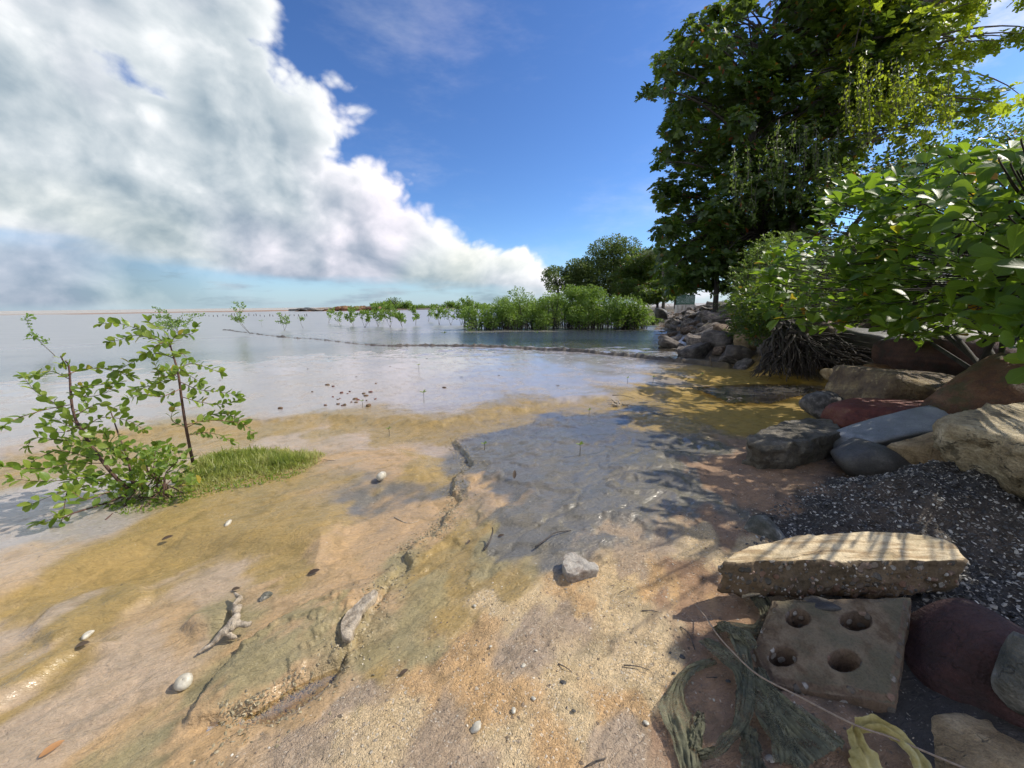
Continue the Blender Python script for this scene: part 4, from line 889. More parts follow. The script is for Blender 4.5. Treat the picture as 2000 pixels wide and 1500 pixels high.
# left mangrove shrub (broad) and the upright sapling
DS = 2.42
def W_(pts, D): return [(x, y, D + d) for x, y, d in pts]
stemsA = [(W_([(258, 962, .05), (215, 920, .03), (165, 850, 0), (142, 800, 0), (135, 720, .02), (128, 705, .02)], DS), .011, .004),
          (W_([(250, 965, 0), (200, 985, -.1), (150, 1000, -.25), (122, 1012, -.3)], DS), .007, .003),
          (W_([(262, 960, .05), (250, 900, .1), (232, 850, .12), (215, 800, .15)], DS), .008, .003)]
twA = [W_(t, DS) for t in [
    [(140, 790, 0), (90, 800, -.1), (40, 815, -.2), (5, 832, -.3)], [(150, 830, 0), (110, 790, .1), (70, 765, .1), (45, 735, .15)],
    [(135, 740, 0), (100, 725, 0), (75, 730, -.1)], [(133, 730, 0), (170, 720, .1), (215, 722, .1), (255, 735, .1)], [(138, 760, 0), (190, 752, -.1), (230, 748, -.1)],
    [(160, 840, 0), (200, 815, .1), (250, 822, .15), (280, 838, .2)], [(150, 810, 0), (190, 790, .1), (235, 800, .2)], [(170, 860, 0), (120, 860, -.1), (70, 855, -.2), (55, 870, -.2)],
    [(200, 905, 0), (140, 905, -.1), (85, 915, -.25), (5, 912, -.4)], [(190, 900, 0), (120, 880, -.1), (75, 895, -.2), (60, 905, -.2)], [(215, 925, 0), (150, 935, -.2), (80, 940, -.3), (25, 935, -.4)],
    [(225, 940, 0), (160, 950, -.15), (110, 965, -.3), (60, 985, -.35)], [(150, 1000, -.25), (110, 1010, -.3), (85, 1020, -.35)], [(135, 940, -.2), (128, 975, -.25), (122, 1010, -.3), (115, 1030, -.3)],
    [(165, 850, 0), (185, 870, .1), (240, 880, .1), (262, 878, .1)], [(140, 770, 0), (165, 775, -.1), (200, 770, -.1), (215, 760, -.1)], [(130, 720, 0), (118, 695, 0), (125, 705, 0)],
    [(165, 840, 0), (130, 830, .1), (105, 815, .1)], [(145, 800, .1), (175, 805, .2), (160, 770, .2)], [(200, 900, .1), (175, 880, .2), (180, 845, .2)], [(240, 900, .1), (215, 870, .1), (205, 845, .1)],
    [(190, 985, -.1), (230, 985, -.1), (262, 990, -.1)], [(215, 960, -.2), (170, 975, -.3), (140, 960, -.35)], [(250, 920, .1), (285, 890, .2), (300, 870, .2)],
    [(160, 830, -.1), (120, 845, -.2), (90, 832, -.2)]]]
exA = low_clump([(110, 880), (190, 830), (260, 870), (330, 900), (290, 960), (240, 985), (170, 965), (110, 940)], DS + .05, 300, .3, .06)
bA = P(255, 965, DS + .05); bA[2] = tz(bA[0], bA[1])
authored_plant('mangrove_shrub', 'wide-spreading young mangrove shrub with drooping twigs at the left edge of the mud island', bA, stemsA, twA, .056, .030, L_sap, B_red, exA)
stemsB = [(W_([(377, 905, .25), (366, 850, .2), (356, 790, .15), (348, 730, .1), (340, 700, .1), (332, 672, .1)], DS), .0105, .004)]
twB = [W_(t, DS) for t in [
    [(340, 700, .1), (310, 690, .1), (275, 700, .1), (245, 715, .1), (225, 730, .1)], [(335, 680, .1), (300, 655, .1), (262, 640, .1), (232, 632, .1), (200, 632, .1)],
    [(333, 672, .1), (300, 662, .0), (265, 655, 0), (240, 662, 0), (215, 668, 0)], [(332, 675, .1), (345, 655, .1), (375, 652, .1), (382, 640, .1)], [(332, 672, .1), (325, 650, .1), (300, 635, .1), (290, 628, .1)],
    [(345, 720, .1), (375, 710, .2), (405, 718, .2), (430, 728, .2)], [(350, 745, .1), (385, 760, .2), (425, 765, .25), (462, 770, .3)], [(350, 740, .1), (320, 745, 0), (290, 755, 0), (262, 762, 0)],
    [(352, 760, .1), (315, 775, 0), (285, 770, -.1), (250, 778, -.1)], [(355, 775, .1), (390, 785, .2), (430, 790, .3), (465, 782, .3)], [(345, 735, .1), (320, 720, .2), (305, 745, .2)],
    [(362, 830, .15), (400, 822, .2), (440, 822, .25), (478, 830, .3), (492, 848, .3)], [(366, 850, .2), (400, 845, .2), (430, 850, .2), (450, 862, .2)], [(362, 835, .2), (335, 820, .2), (340, 795, .2)],
    [(345, 715, .1), (365, 730, 0), (390, 745, 0)], [(340, 695, .1), (355, 690, 0), (365, 700, 0)], [(365, 835, .2), (420, 808, .3), (460, 815, .3), (470, 825, .3)], [(346, 730, .1), (330, 735, .1), (312, 730, .1), (300, 705, .1)],
    [(334, 676, .1), (320, 668, -.05), (300, 680, -.1), (285, 690, -.1)]]]
bB = P(377, 908, DS + .25); bB[2] = tz(bB[0], bB[1])
authored_plant('mangrove_sapling', 'upright mangrove sapling with one straight dark stem rising from the grass tuft', bB, stemsB, twB, .055, .027, L_sap, B_red, None, 260)
# low undergrowth between the two
bC = P(300, 965, DS); bC[2] = tz(bC[0], bC[1]); tC = empty('low_mangrove', bC, 'low dense mangrove sprawling between the spreading shrub and the straight sapling', 'shrub')
o1 = low_clump([(200, 990), (240, 930), (290, 880), (330, 860), (365, 880), (385, 920), (395, 950), (350, 965), (290, 985), (240, 1010)], DS + .12, 520, .3, .05)
a = Acc()
for i in range(26):
    q = o1[0][i]; tube(a, [bC + g.normal(0, .12, 3) * [1, 1, 0], (bC + q) / 2 + [0, 0, .03], q], [.004, .002], 5, n=8)
obj('stems', a, B_red, bC, tC, kind='stuff')
Ls = .048 * g.uniform(.6, 1.2, len(o1[0])); put_leaves(*o1, Ls, Ls * .55, 'oval', L_sap, bC, tC, 220, 'mid', 'foliage')

# grass tuft
def grass_tuft():
    poly = Gl([(350, 975), (368, 905), (400, 885), (470, 872), (560, 875), (615, 885), (632, 905), (600, 925), (540, 935), (470, 950), (400, 968)]); lo, hi = poly.min(0), poly.max(0)
    q = g.uniform(lo, hi, (26000, 2)); s = sdp(q, poly); q = q[(s + .04 * fbm(q * 11, 3) > g.uniform(-.05, .05, len(q)))][:11000]; s = sdp(q, poly); n = len(q)
    z = terrain(q); pos = np.column_stack([q, z]); a = Acc(); L = g.uniform(.018, .072, n) * (.50 + .6 * sst(0, .18, s)) * (1 + .5 * fbm(q * 16, 3))
    d = unit(np.column_stack([g.normal(0, .42, n), g.normal(0, .42, n), np.ones(n)])); nn = unit(g.normal(0, 1, (n, 3)))
    L = L * .85; gr_ = np.clip(.45 + .55 * fbm(q * 7, 3) + g.normal(0, .16, n) + .55 * (1 - sst(.0, .14, s)), 0, .97); L = L * (.7 + .9 * g.random(n) ** 2); leaves_acc(a, pos, d, nn, L * 1.3, .0056, 'card', gr_); 
    pos2 = pos + d * L[:, None] * .5; leaves_acc(a, pos2, unit(d + g.normal(0, .7, (n, 3))), nn, L * .6, .004, 'card', gr_)
    obj('grass', a, L_grass, pos.mean(0) * [1, 1, 0], kind='stuff', label='tuft of short yellow-green saltgrass beside the straight sapling')
    poly = Gl([(215, 1008), (300, 975), (380, 965), (470, 948), (560, 935), (600, 930), (560, 948), (430, 972), (330, 1000), (250, 1020)]); lo, hi = poly.min(0), poly.max(0)
    q = g.uniform(lo, hi, (5000, 2)); q = q[sdp(q, poly) > -.01][:900]; n = len(q); pos = np.column_stack([q, terrain(q)]); a = Acc()
    leaves_acc(a, pos, unit(g.normal(0, .6, (n, 3)) + [0, 0, .7]), unit(g.normal(0, .5, (n, 3)) + [0, 0, 1]), g.uniform(.012, .03, n), .009, 'card'); obj('creeping_saltwort', a, L_sap, pos.mean(0) * [1, 1, 0], kind='stuff')
grass_tuft()

# ---- saplings standing in the flats
def small_sapling(name, label, cat, px, py, h, w, n, group=None, lean=0.0, seed=0, ns=3, L=.07, z0=-.02):
    r = np.random.default_rng(900 + seed); b = G(px, py, 0.0); b[2] = z0 - .02; t = empty(name, b, label, cat, group)
    D = float(((b - CAMLOC) @ CMn)[2] * -1); H = h / FPX * D; Wd = w / FPX * D / 2; a = Acc(); O = []; 
    for s in range(ns):
        e = b + [r.uniform(-.8, .8) * Wd * (ns > 1) + lean * H, r.uniform(-.6, .6) * Wd, H * r.uniform(.75, 1.0) + .02]; p = smooth_path([b + r.normal(0, .02, 3) * [1, 1, 0], (b + e) / 2 + r.normal(0, .08, 3) * H * [1, 1, .2], e], 12); tube(a, p, [.010, .004], 5)
        for k_ in range(int(3 + 3 * r.random())):
            c = p[r.integers(4, 12)]; e2 = c + [r.uniform(-1, 1) * Wd * .7, r.uniform(-1, 1) * Wd * .7, r.uniform(.0, .25) * H]; tube(a, [c, (c + e2) / 2, e2], [.004, .002], 4); O.append(c + (e2 - c) * r.random((max(n // (ns * 4), 3), 1)) ** .6)
        O.append(p[r.integers(6, 12, max(n // (ns * 4), 3))])
    obj('stem', a, B_grey, b, t)
    O = np.concatenate(O); O = O + r.normal(0, .035, O.shape); m_ = len(O); a = Acc(); LL = L * r.uniform(.7, 1.2, m_)
    leaves_acc(a, O, unit(r.normal(0, .7, (m_, 3)) + [0, 0, .4]), unit(r.normal(0, .6, (m_, 3)) + [.2, -.2, .8]), LL, LL * .6, 'far'); obj('foliage', a, L_man, b, t, kind='stuff'); return t
SG = 'young mangroves scattered over the tidal flat'
for i, (lab, px, py, h, w, n, lean, ns) in enumerate([
    ('thin leaning sapling with few leaves at the far left of the flat', 108, 694, 78, 30, 34, -.38, 1), ('round clump of young mangrove behind the top of the straight sapling', 350, 652, 42, 76, 330, 0, 6),
    ('tall slim young mangrove with a bushy foot, alone left of the ledge line', 489, 652, 58, 36, 110, 0, 2), ('short leafy young mangrove right of the tall slim one', 556, 645, 34, 30, 90, 0, 2),
    ('smallest leafy sprig between the slim mangroves and the row of shrubs', 592, 641, 26, 18, 36, 0, 1), ('two-stemmed thin young mangrove just left of the round clump', 322, 655, 26, 30, 40, .1, 2)]):
    small_sapling('mangrove_sapling', lab, 'sapling', px, py, h, w, n * 2, SG, lean, i, ns, .10)
ORD = ['first', 'second', 'third', 'fourth', 'fifth', 'sixth', 'seventh', 'eighth', 'ninth', 'tenth', 'eleventh', 'twelfth', 'thirteenth', 'fourteenth']; ROWX = sorted([642, 664, 690, 712, 738, 762, 786, 812, 858, 880, 902, 836, 750, 925])
for i, (px, py, h, w, n, ns) in enumerate([(642, 632, 24, 30, 60, 2), (664, 634, 24, 22, 50, 2), (690, 637, 32, 34, 110, 3), (712, 640, 30, 30, 110, 3), (738, 638, 34, 34, 140, 3), (762, 639, 40, 32, 150, 4), (786, 640, 34, 30, 130, 3), (812, 636, 34, 26, 100, 2),
                                     (858, 634, 34, 36, 130, 3), (880, 635, 30, 32, 120, 3), (902, 634, 40, 34, 170, 4), (836, 628, 22, 22, 40, 2), (750, 628, 24, 26, 60, 2), (925, 633, 46, 36, 220, 5)]):
    small_sapling('mangrove_sapling', ORD[ROWX.index(px)] + ' small mangrove from the left in the straggling row before the hedge', 'sapling', px, py, h * 1.1, w * 1.15, n * 3, 'row of small mangroves left of the hedge', 0, 40 + i, ns, .125)

def crown_from(centers, radii, n, L, W, mat, kind, base, parent, name, flat=.7, shell=.55, up=.9, nobj=0, asp=None, droop=0.0):
    centers = np.asarray(centers); radii = np.asarray(radii, float); pr = radii ** 2 / (radii ** 2).sum(); idx = g.choice(len(centers), n, p=pr)
    u = unit(g.normal(size=(n, 3))); r = (shell + (1 - shell) * g.random(n) ** .5) * (1 + .0 * u[:, 2]); o = u * (r * radii[idx])[:, None] * np.array([1, 1, flat])
    pos = centers[idx] + o; d = unit(u * np.array([1, 1, .4]) + g.normal(0, .55, (n, 3)) + [0, 0, -droop]); nn = unit(np.array([.25, -.05, up]) + g.normal(0, .55, (n, 3)) + u * .3)
    if asp:
        m_ = n // asp; ax = unit(np.array([.1, -.1, 1.0]) + u[:m_] * .8 + g.normal(0, .3, (m_, 3))); s_ = unit(np.cross(ax, [.3, 1, .2])); w_ = np.cross(ax, s_)
        an = np.linspace(0, 2 * np.pi, asp, endpoint=False)[None, :, None] + g.uniform(0, 6.28, (m_, 1, 1)); d = s_[:, None] * np.cos(an) + w_[:, None] * np.sin(an) + ax[:, None] * g.uniform(0, .6, (m_, asp, 1))
        pos = np.repeat(pos[:m_], asp, 0); d = unit(d.reshape(-1, 3)); nn = unit(np.repeat(ax, asp, 0) - d * .4 + g.normal(0, .2, (m_ * asp, 3))); n = m_ * asp
    LL = L * g.uniform(.65, 1.2, n)
    put_leaves(pos, d, nn, LL, LL * W, kind if nobj else kind, mat, base, parent, nobj, kind, name); return pos
def sample_poly(poly, n, sep):
    poly = np.array(poly, float); lo, hi = poly.min(0), poly.max(0); out = []; t = 0
    while len(out) < n and t < n * 60:
        t += 1; q = g.uniform(lo, hi)
        if inside(q[None], poly)[0] and all(np.hypot(*(q - o)) > sep for o in out): out.append(q)
    return np.array(out)

# ---- mangrove hedge in the middle distance
HG = 'dense mangrove bushes forming the hedge in mid flat'
def mangrove(px, pb, top, w, D, n, label, seed):
    r = np.random.default_rng(seed); b = P(px, pb, D); b[2] = -.06; t = empty('mangrove_bush', b, label, 'bush', HG); Wd = w / FPX * D / 2; H = (pb - top) / FPX * D
    cs = []; rs = []; a = Acc()
    for i in range(44):
        x, y = r.uniform(-1, 1), r.uniform(-1, 1); 
        if x * x + y * y > 1: continue
        hh = H * (1 - .40 * (x * x + y * y)) * r.uniform(.22, .95); cs.append(b + [x * Wd, y * Wd * .8, hh]); rs.append(r.uniform(.22, .42) * min(1, H / 2.2 + .3))
        f = b + [x * Wd * .9 + r.normal(0, .1), y * Wd * .7, 0]; tube(a, [f, (f + cs[-1]) / 2 + r.normal(0, .08, 3), cs[-1]], [.022, .010], 5, n=8)
        for k_ in range(3):
            f2 = f + [r.normal(0, .22), r.normal(0, .2), 0]; tube(a, [f2, f2 + [0, 0, r.uniform(.2, .6)], (f + cs[-1]) / 2], [.010, .008], 4, n=5)
    obj('stems', a, B_dark, b, t, kind='stuff'); rs = np.array(rs) * 1.15
    crown_from(cs, rs, int(n * 1.7), .115, .5, L_man, 'far', b, t, 'foliage', .8, .25, .6)
for a_ in [(1178, 640, 556, 130, 19.0, 6500, 'fullest bright green mangrove bush at the right of the hedge', 1), (1098, 640, 558, 112, 19.4, 5200, 'bright mangrove bush left of the fullest one in the hedge', 2),
           (1022, 638, 562, 100, 19.8, 4200, 'mangrove bush in the middle of the hedge showing its many stems', 3), (948, 636, 585, 84, 19.6, 2600, 'low mangrove bush at the left end of the hedge', 4),
           (1236, 638, 578, 56, 18.6, 2000, 'loose mangrove bush trailing at the right end of the hedge', 5), (1140, 622, 548, 120, 22.5, 4200, 'mangrove bush standing behind the bright pair in the hedge', 6),
           (1050, 618, 556, 110, 23.5, 3200, 'darker mangrove bush behind the middle of the hedge', 7), (990, 606, 556, 90, 34, 3000, 'dark rounded bush beyond the left part of the hedge', 8), (1262, 612, 590, 50, 22, 1200, 'small bush beside the creek at the foot of the far trees', 9)]: mangrove(*a_)

# ---- trees at the end of the bay
def make_tree(name, label, base, trunk, poly, nb, sep, D0, dD, rb, nleaf, L, W, mat, barkm, kind='far', nobj=0, group=None, r0=.3, extra=None, up=.9, flat=.6, branch_from=.5, shell=.45, droop=0.0, asp=None):
    base = np.asarray(base, float); t = empty(name, base, label, 'tree', group); tr = np.array([P(*q) for q in trunk]); tr = np.vstack([base - [0, 0, .3], tr])
    a = Acc(); tp = smooth_path(tr, 26); tube(a, tp, [r0, r0 * .75, r0 * .5, r0 * .25], 9, 0, .18); obj('trunk', a, barkm, base, t)
    q = sample_poly(poly, nb, sep); 
    if extra is not None: q = np.vstack([q, extra])
    D = D0 + g.uniform(-dD, dD, len(q)); cs = P(q[:, 0], q[:, 1], D); rs = rb * g.uniform(.7, 1.25, len(cs))
    if extra is not None: rs[-len(extra):] *= .62
    for i, c in enumerate(cs):
        k_ = int(np.argmin(np.linalg.norm(tp - c, axis=1) + 1.6 * np.maximum(tp[:, 2] - c[2] + .6, 0) + g.normal(0, .5, len(tp)))); k_ = max(k_, 6); s = tp[k_]; d = np.linalg.norm(c - s)
        a = Acc(); tube(a, [s, s * .62 + c * .38 + [0, 0, .10 * d], s * .25 + c * .75 + [0, 0, .08 * d], c], [min(r0 * .25, .012 + .011 * d), .010], 6, 0, .1, n=10); obj('branch', a, barkm, base, t)
    crown_from(cs, rs, nleaf, L, W, mat, kind, base, t, 'foliage', flat, shell, up, nobj, asp=asp, droop=droop); return t, tp, cs
FG = 'trees at the far end of the bay'
make_tree('shore_tree', 'tall round-crowned grey-green tree, tallest in the far group', P(1205, 584, 58) * [1, 1, 0] + [0, 0, .3], [(1205, 560, 58), (1200, 520, 58), (1196, 490, 58)], [(1155, 500), (1175, 478), (1200, 470), (1225, 478), (1240, 500), (1240, 560), (1215, 585), (1175, 582), (1160, 530)], 46, 10, 58, 2.5, 1.7, 17000, .36, .55, L_far, B_grey, group=FG, r0=.3)
make_tree('shore_tree', 'dark tiered tree with flat layers in front of the palm', P(1258, 588, 50) * [1, 1, 0] + [0, 0, .3], [(1256, 560, 50), (1252, 520, 50), (1250, 500, 50)], [(1222, 520), (1240, 492), (1268, 490), (1288, 515), (1290, 555), (1262, 585), (1225, 580), (1212, 550)], 44, 10, 50, 2.5, 1.45, 16000, .34, .55, L_dark, B_dark, group=FG, r0=.28, flat=.35)
make_tree('shore_tree', 'open feathery tree at the left of the far group', P(1092, 588, 56) * [1, 1, 0] + [0, 0, .3], [(1090, 570, 56), (1084, 545, 56), (1080, 532, 56)], [(1064, 545), (1072, 528), (1100, 525), (1110, 540), (1100, 562), (1075, 565)], 13, 9, 56, 2, .9, 2600, .36, .5, L_far, B_dark, group=FG, r0=.18, shell=.2)
make_tree('shore_tree', 'bushy tree between the open feathery tree and the tall round one', P(1130, 588, 57) * [1, 1, 0] + [0, 0, .3], [(1130, 570, 57), (1130, 545, 57), (1128, 530, 57)], [(1108, 535), (1122, 514), (1145, 518), (1162, 545), (1158, 572), (1115, 575)], 30, 9, 57, 2, 1.4, 9000, .36, .55, L_far, B_grey, group=FG, r0=.22)
make_tree('shore_tree', 'low dark tree with level branches beside the green fence', P(1285, 594, 44) * [1, 1, 0] + [0, 0, .3], [(1284, 580, 44), (1284, 560, 44)], [(1250, 570), (1270, 552), (1300, 552), (1316, 568), (1308, 585), (1260, 592)], 26, 8, 44, 2, 1.0, 8000, .30, .55, L_dark, B_dark, group=FG, r0=.18, flat=.3)
make_tree('shore_tree', 'dark tree filling the gap behind the palm', P(1320, 590, 60) * [1, 1, 0] + [0, 0, .3], [(1318, 570, 60), (1315, 545, 60)], [(1288, 545), (1305, 520), (1335, 520), (1345, 560), (1320, 578), (1292, 572)], 26, 9, 60, 2, 1.5, 8000, .36, .55, L_far, B_dark, group=FG, r0=.2)
def palm():
    b = P(1296, 590, 47) * [1, 1, 0] + [0, 0, .3]; t = empty('palm_tree', b, 'slender coconut palm with sunlit drooping fronds behind the dark tiered tree', 'palm'); top = P(1284, 490, 47); a = Acc(); tube(a, [b, (b + top) / 2 + [.5, 0, 0], top], [.22, .13], 8, n=14); obj('trunk', a, B_grey, b, t)
    for i in range(20):
        az = i * 2.4; el = .9 - .065 * i; d = np.array([np.cos(az), np.sin(az), 0]); u = np.linspace(0, 1, 22)[:, None]; Lf = 3.0
        p = top + d * Lf * u * np.cos(el * .6) + np.array([0, 0, 1.]) * (np.sin(el) * u * 1.5 - 1.9 * u ** 2) ; a = Acc(); tube(a, p, [.03, .008], 4); s = unit(np.cross(d, [0, 0, 1.]))
        for sg in (1, -1): leaves_acc(a, p[2:], unit(np.repeat((sg * s + d * .35)[None], 20, 0) + [0, 0, -.45]), np.repeat([[0, 0, 1.]], 20, 0), .75 * (1 - .6 * u[2:, 0]), .12, 'card')
        obj('frond', a, L_palm, b, t)
palm()
# bushes on the spit across the bay
for i, (px, pt, w, D, lab) in enumerate([(752, 584, 46, 128, 'left-most low bush on the rocky spit'), (768, 574, 26, 132, 'tallest dark bush on the spit'), (790, 583, 34, 132, 'round bush right of the tallest one on the spit'), (812, 590, 34, 136, 'low flat bush following the round one on the spit'),
                                   (846, 593, 60, 150, 'thin far line of scrub on the horizon'), (880, 584, 22, 145, 'small isolated round bush on the horizon'), (916, 589, 40, 140, 'low bush just left of the hedge on the horizon'), (945, 590, 34, 138, 'lowest bush touching the left end of the hedge line'), (735, 588, 18, 126, 'tiny bush at the left tip of the scrub')]):
    b = P(px, 602, D); b[2] = -.1; t = empty('scrub_bush', b, lab, 'bush', 'bushes on the spit across the bay'); Wd = w / FPX * D / 2; zt = P(px, pt, D)[2]
    cs = [b + [g.uniform(-1, 1) * Wd * .85, g.uniform(-1, 1) * 1.5, zt * g.uniform(.2, .75) * .8] for _ in range(14)]; a = Acc()
    for c in cs: tube(a, [c * [1, 1, 0] + [0, 0, b[2]], c], [.08, .05], 4)
    obj('stems', a, B_dark, b, t, kind='stuff'); crown_from(cs, [.34 * zt] * 14, 1800, .5, .55, L_man if i != 1 else L_far, 'far', b, t, 'foliage', .8, .2, .6)
sr = np.random.default_rng(88)
for i in range(34):
    px = 574 + i * 5.0 + sr.uniform(-3, 3); D = 122 + sr.uniform(-4, 6); h = np.interp(px, [570, 600, 620, 690, 740], [4.0, 7.0, 5.5, 11, 9]) * sr.uniform(.75, 1.1)
    o = boulder('spit_rock', None, 'rock', m_dark if px < 608 else (m_rip if sr.random() < .6 and px < 670 else m_rust), px, 607 - h * .45, sr.uniform(10, 26), h, D, 500 + i, .9, yaw=sr.uniform(0, 90), roll=sr.uniform(-6, 6), rough=.14, boxy=.3, level=3)
    o['label'] = 'low rock of the dark tip of the spit across the bay' if px < 608 else 'low brown-orange rock of the spit across the bay'; o['group'] = 'dark rocks at the tip of the spit' if px < 608 else 'brown-orange rocks along the spit'

# ---- the big trees on the bank
bt = P(1488, 575, 16.0); bt[2] = tz(bt[0], bt[1])
polyA = [(1292, 112), (1340, 70), (1388, 45), (1440, 60), (1500, 60), (1560, -20), (1640, -160), (1760, -200), (1780, 60), (1720, 200), (1660, 330), (1610, 410), (1560, 470), (1490, 510), (1400, 540), (1335, 540), (1300, 480), (1292, 400), (1310, 340), (1300, 290), (1325, 240), (1310, 180)]
exAx = np.array([[1268, 182], [1288, 176], [1290, 120], [1300, 135], [1390, 36], [1420, 25], [1440, 8], [1455, 2], [1468, 20], [1290, 318], [1300, 300], [1395, 20], [1340, 75], [1296, 372], [1300, 430], [1304, 500], [1520, 14], [1538, 8], [1330, 555], [1380, 560], [1300, 450], [1315, 250], [1320, 215], [1430, 45]] + [[x, y] for x in range(1300, 1480, 22) for y in (505, 535, 562)])
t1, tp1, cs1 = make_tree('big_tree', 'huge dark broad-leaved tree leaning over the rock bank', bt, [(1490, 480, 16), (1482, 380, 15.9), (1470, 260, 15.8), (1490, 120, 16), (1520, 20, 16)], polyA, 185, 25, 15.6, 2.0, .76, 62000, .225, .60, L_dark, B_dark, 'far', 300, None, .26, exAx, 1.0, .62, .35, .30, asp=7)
bt2 = P(1538, 560, 15.0); bt2[2] = tz(bt2[0], bt2[1])
polyB = [(1640, -200), (2250, -200), (2100, 0), (1930, -10), (1860, 40), (1900, 60), (1990, 78), (1890, 110), (1850, 160), (1880, 195), (1990, 202), (1900, 232), (1850, 260), (1800, 300), (1740, 300), (1680, 310), (1600, 340), (1560, 280), (1600, 100)]
exB = np.array([[1960, 80], [1985, 72], [2010, 66], [1930, 95], [1975, 205], [1950, 210], [1920, 215], [2010, 198], [1880, 20], [1910, 0], [2040, 60]])
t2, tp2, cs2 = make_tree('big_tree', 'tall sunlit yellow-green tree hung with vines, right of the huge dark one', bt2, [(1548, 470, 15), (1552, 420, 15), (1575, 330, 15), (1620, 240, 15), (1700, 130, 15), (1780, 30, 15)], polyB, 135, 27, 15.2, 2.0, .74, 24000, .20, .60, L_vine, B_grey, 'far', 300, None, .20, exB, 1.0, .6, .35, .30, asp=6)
# hanging vines
def vines():
    for (x0, x1, y0, y1, n, lab, D, par) in [(1650, 1790, 130, 290, 46, 'curtain of sunlit yellow-green vine hanging in the middle of the tall tree', 12.6, 1), (1500, 1640, 250, 420, 34, 'dull green vine curtain hanging over the trunks of the dark tree', 13.0, 0), (1430, 1500, 300, 430, 18, 'short vine strands on the left trunk of the dark tree', 13.2, 0), (1790, 1860, 160, 270, 14, 'short bright vine strands at the right of the tall tree', 12.8, 1)]:
        b = P((x0 + x1) / 2, y0, D); t = empty('hanging_vine', b, lab, 'vine'); O = []; a = Acc()
        for i in range(n):
            x = g.uniform(x0, x1); ya = y0 + g.uniform(-20, 60); yb = min(y1, ya + g.uniform(40, 150)); DD = D + g.uniform(-.6, .6); p = np.array([P(x + g.normal(0, 3), yy, DD) for yy in np.linspace(ya, yb, 7)]); tube(a, p, [.008, .004], 4); u = g.random((int(34 * (yb - ya) / 90), 1)); j = (u[:, 0] * 5.99).astype(int); O.append(p[j] + (p[j + 1] - p[j]) * g.random((len(j), 1)) + g.normal(0, .06, (len(j), 3)))
        obj('vine_stem', a, B_grey, b, t); O = np.concatenate(O); m_ = len(O); a = Acc(); LL = g.uniform(.07, .13, m_); leaves_acc(a, O, unit(g.normal(0, .5, (m_, 3)) + [0, 0, -.8]), unit(g.normal(0, .6, (m_, 3)) + [.4, -.4, .3]), LL, LL * .65, 'far'); obj('foliage', a, L_vine if par else L_feath, b, t, kind='stuff')
vines()
for i, (pts, D, r, lab) in enumerate([([(1398, 600), (1400, 540), (1398, 495)], 15.0, .10, 'thin black trunk standing by itself at the top of the rock bank'), ([(1515, 575), (1520, 480), (1530, 380), (1515, 300)], 15.6, .12, 'slim dark trunk between the two big trees'), ([(1446, 580), (1450, 500), (1440, 420)], 16.4, .08, 'slim dark trunk left of the huge tree trunk'), ([(1590, 560), (1640, 480), (1700, 400), (1760, 330)], 15.5, .10, 'leaning trunk right of the vine-hung tree')]):
    b = P(pts[0][0], pts[0][1], D); z = tz(b[0], b[1]); b[2] = z; t = empty('slim_tree', b, lab, 'tree'); p = [b - [0, 0, .2]] + [P(x, y, D) for x, y in pts[1:]]; a = Acc(); tube(a, p, [r, r * .8], 7, 0, .15, n=14); obj('trunk', a, B_dark, b, t)
    crown_from([P(*pts[-1], D) + [0, 0, .3]] * 2, [.8, 1.0], 500, .18, .55, L_dark, 'far', b, t, 'foliage', .6, .3)
bt3 = P(1985, 330, 12.0); bt3[2] = tz(bt3[0], bt3[1])
make_tree('background_tree', 'dark fine-leaved tree showing above the almond bush at the right edge', bt3, [(1985, 330, 12), (1980, 280, 12)], [(1860, 300), (1900, 262), (1940, 240), (2010, 232), (2150, 235), (2200, 330), (1950, 340), (1850, 330)], 30, 20, 12.5, 1.5, .6, 5000, .12, .5, L_dark, B_dark, group=None, r0=.14)
make_tree('background_tree', 'shadowy tree filling the gap behind the almond bush', P(1800, 430, 13) * [1, 1, 0] + [0, 0, 1.0], [(1800, 430, 13), (1790, 360, 13)], [(1600, 330), (1700, 320), (1850, 300), (1900, 340), (1950, 480), (1850, 560), (1700, 560), (1560, 540), (1570, 450), (1640, 470), (1700, 440), (1690, 400), (1640, 390), (1600, 400)], 70, 22, 12.5, 1.3, .62, 10000, .15, .55, L_dark, B_dark, r0=.14)

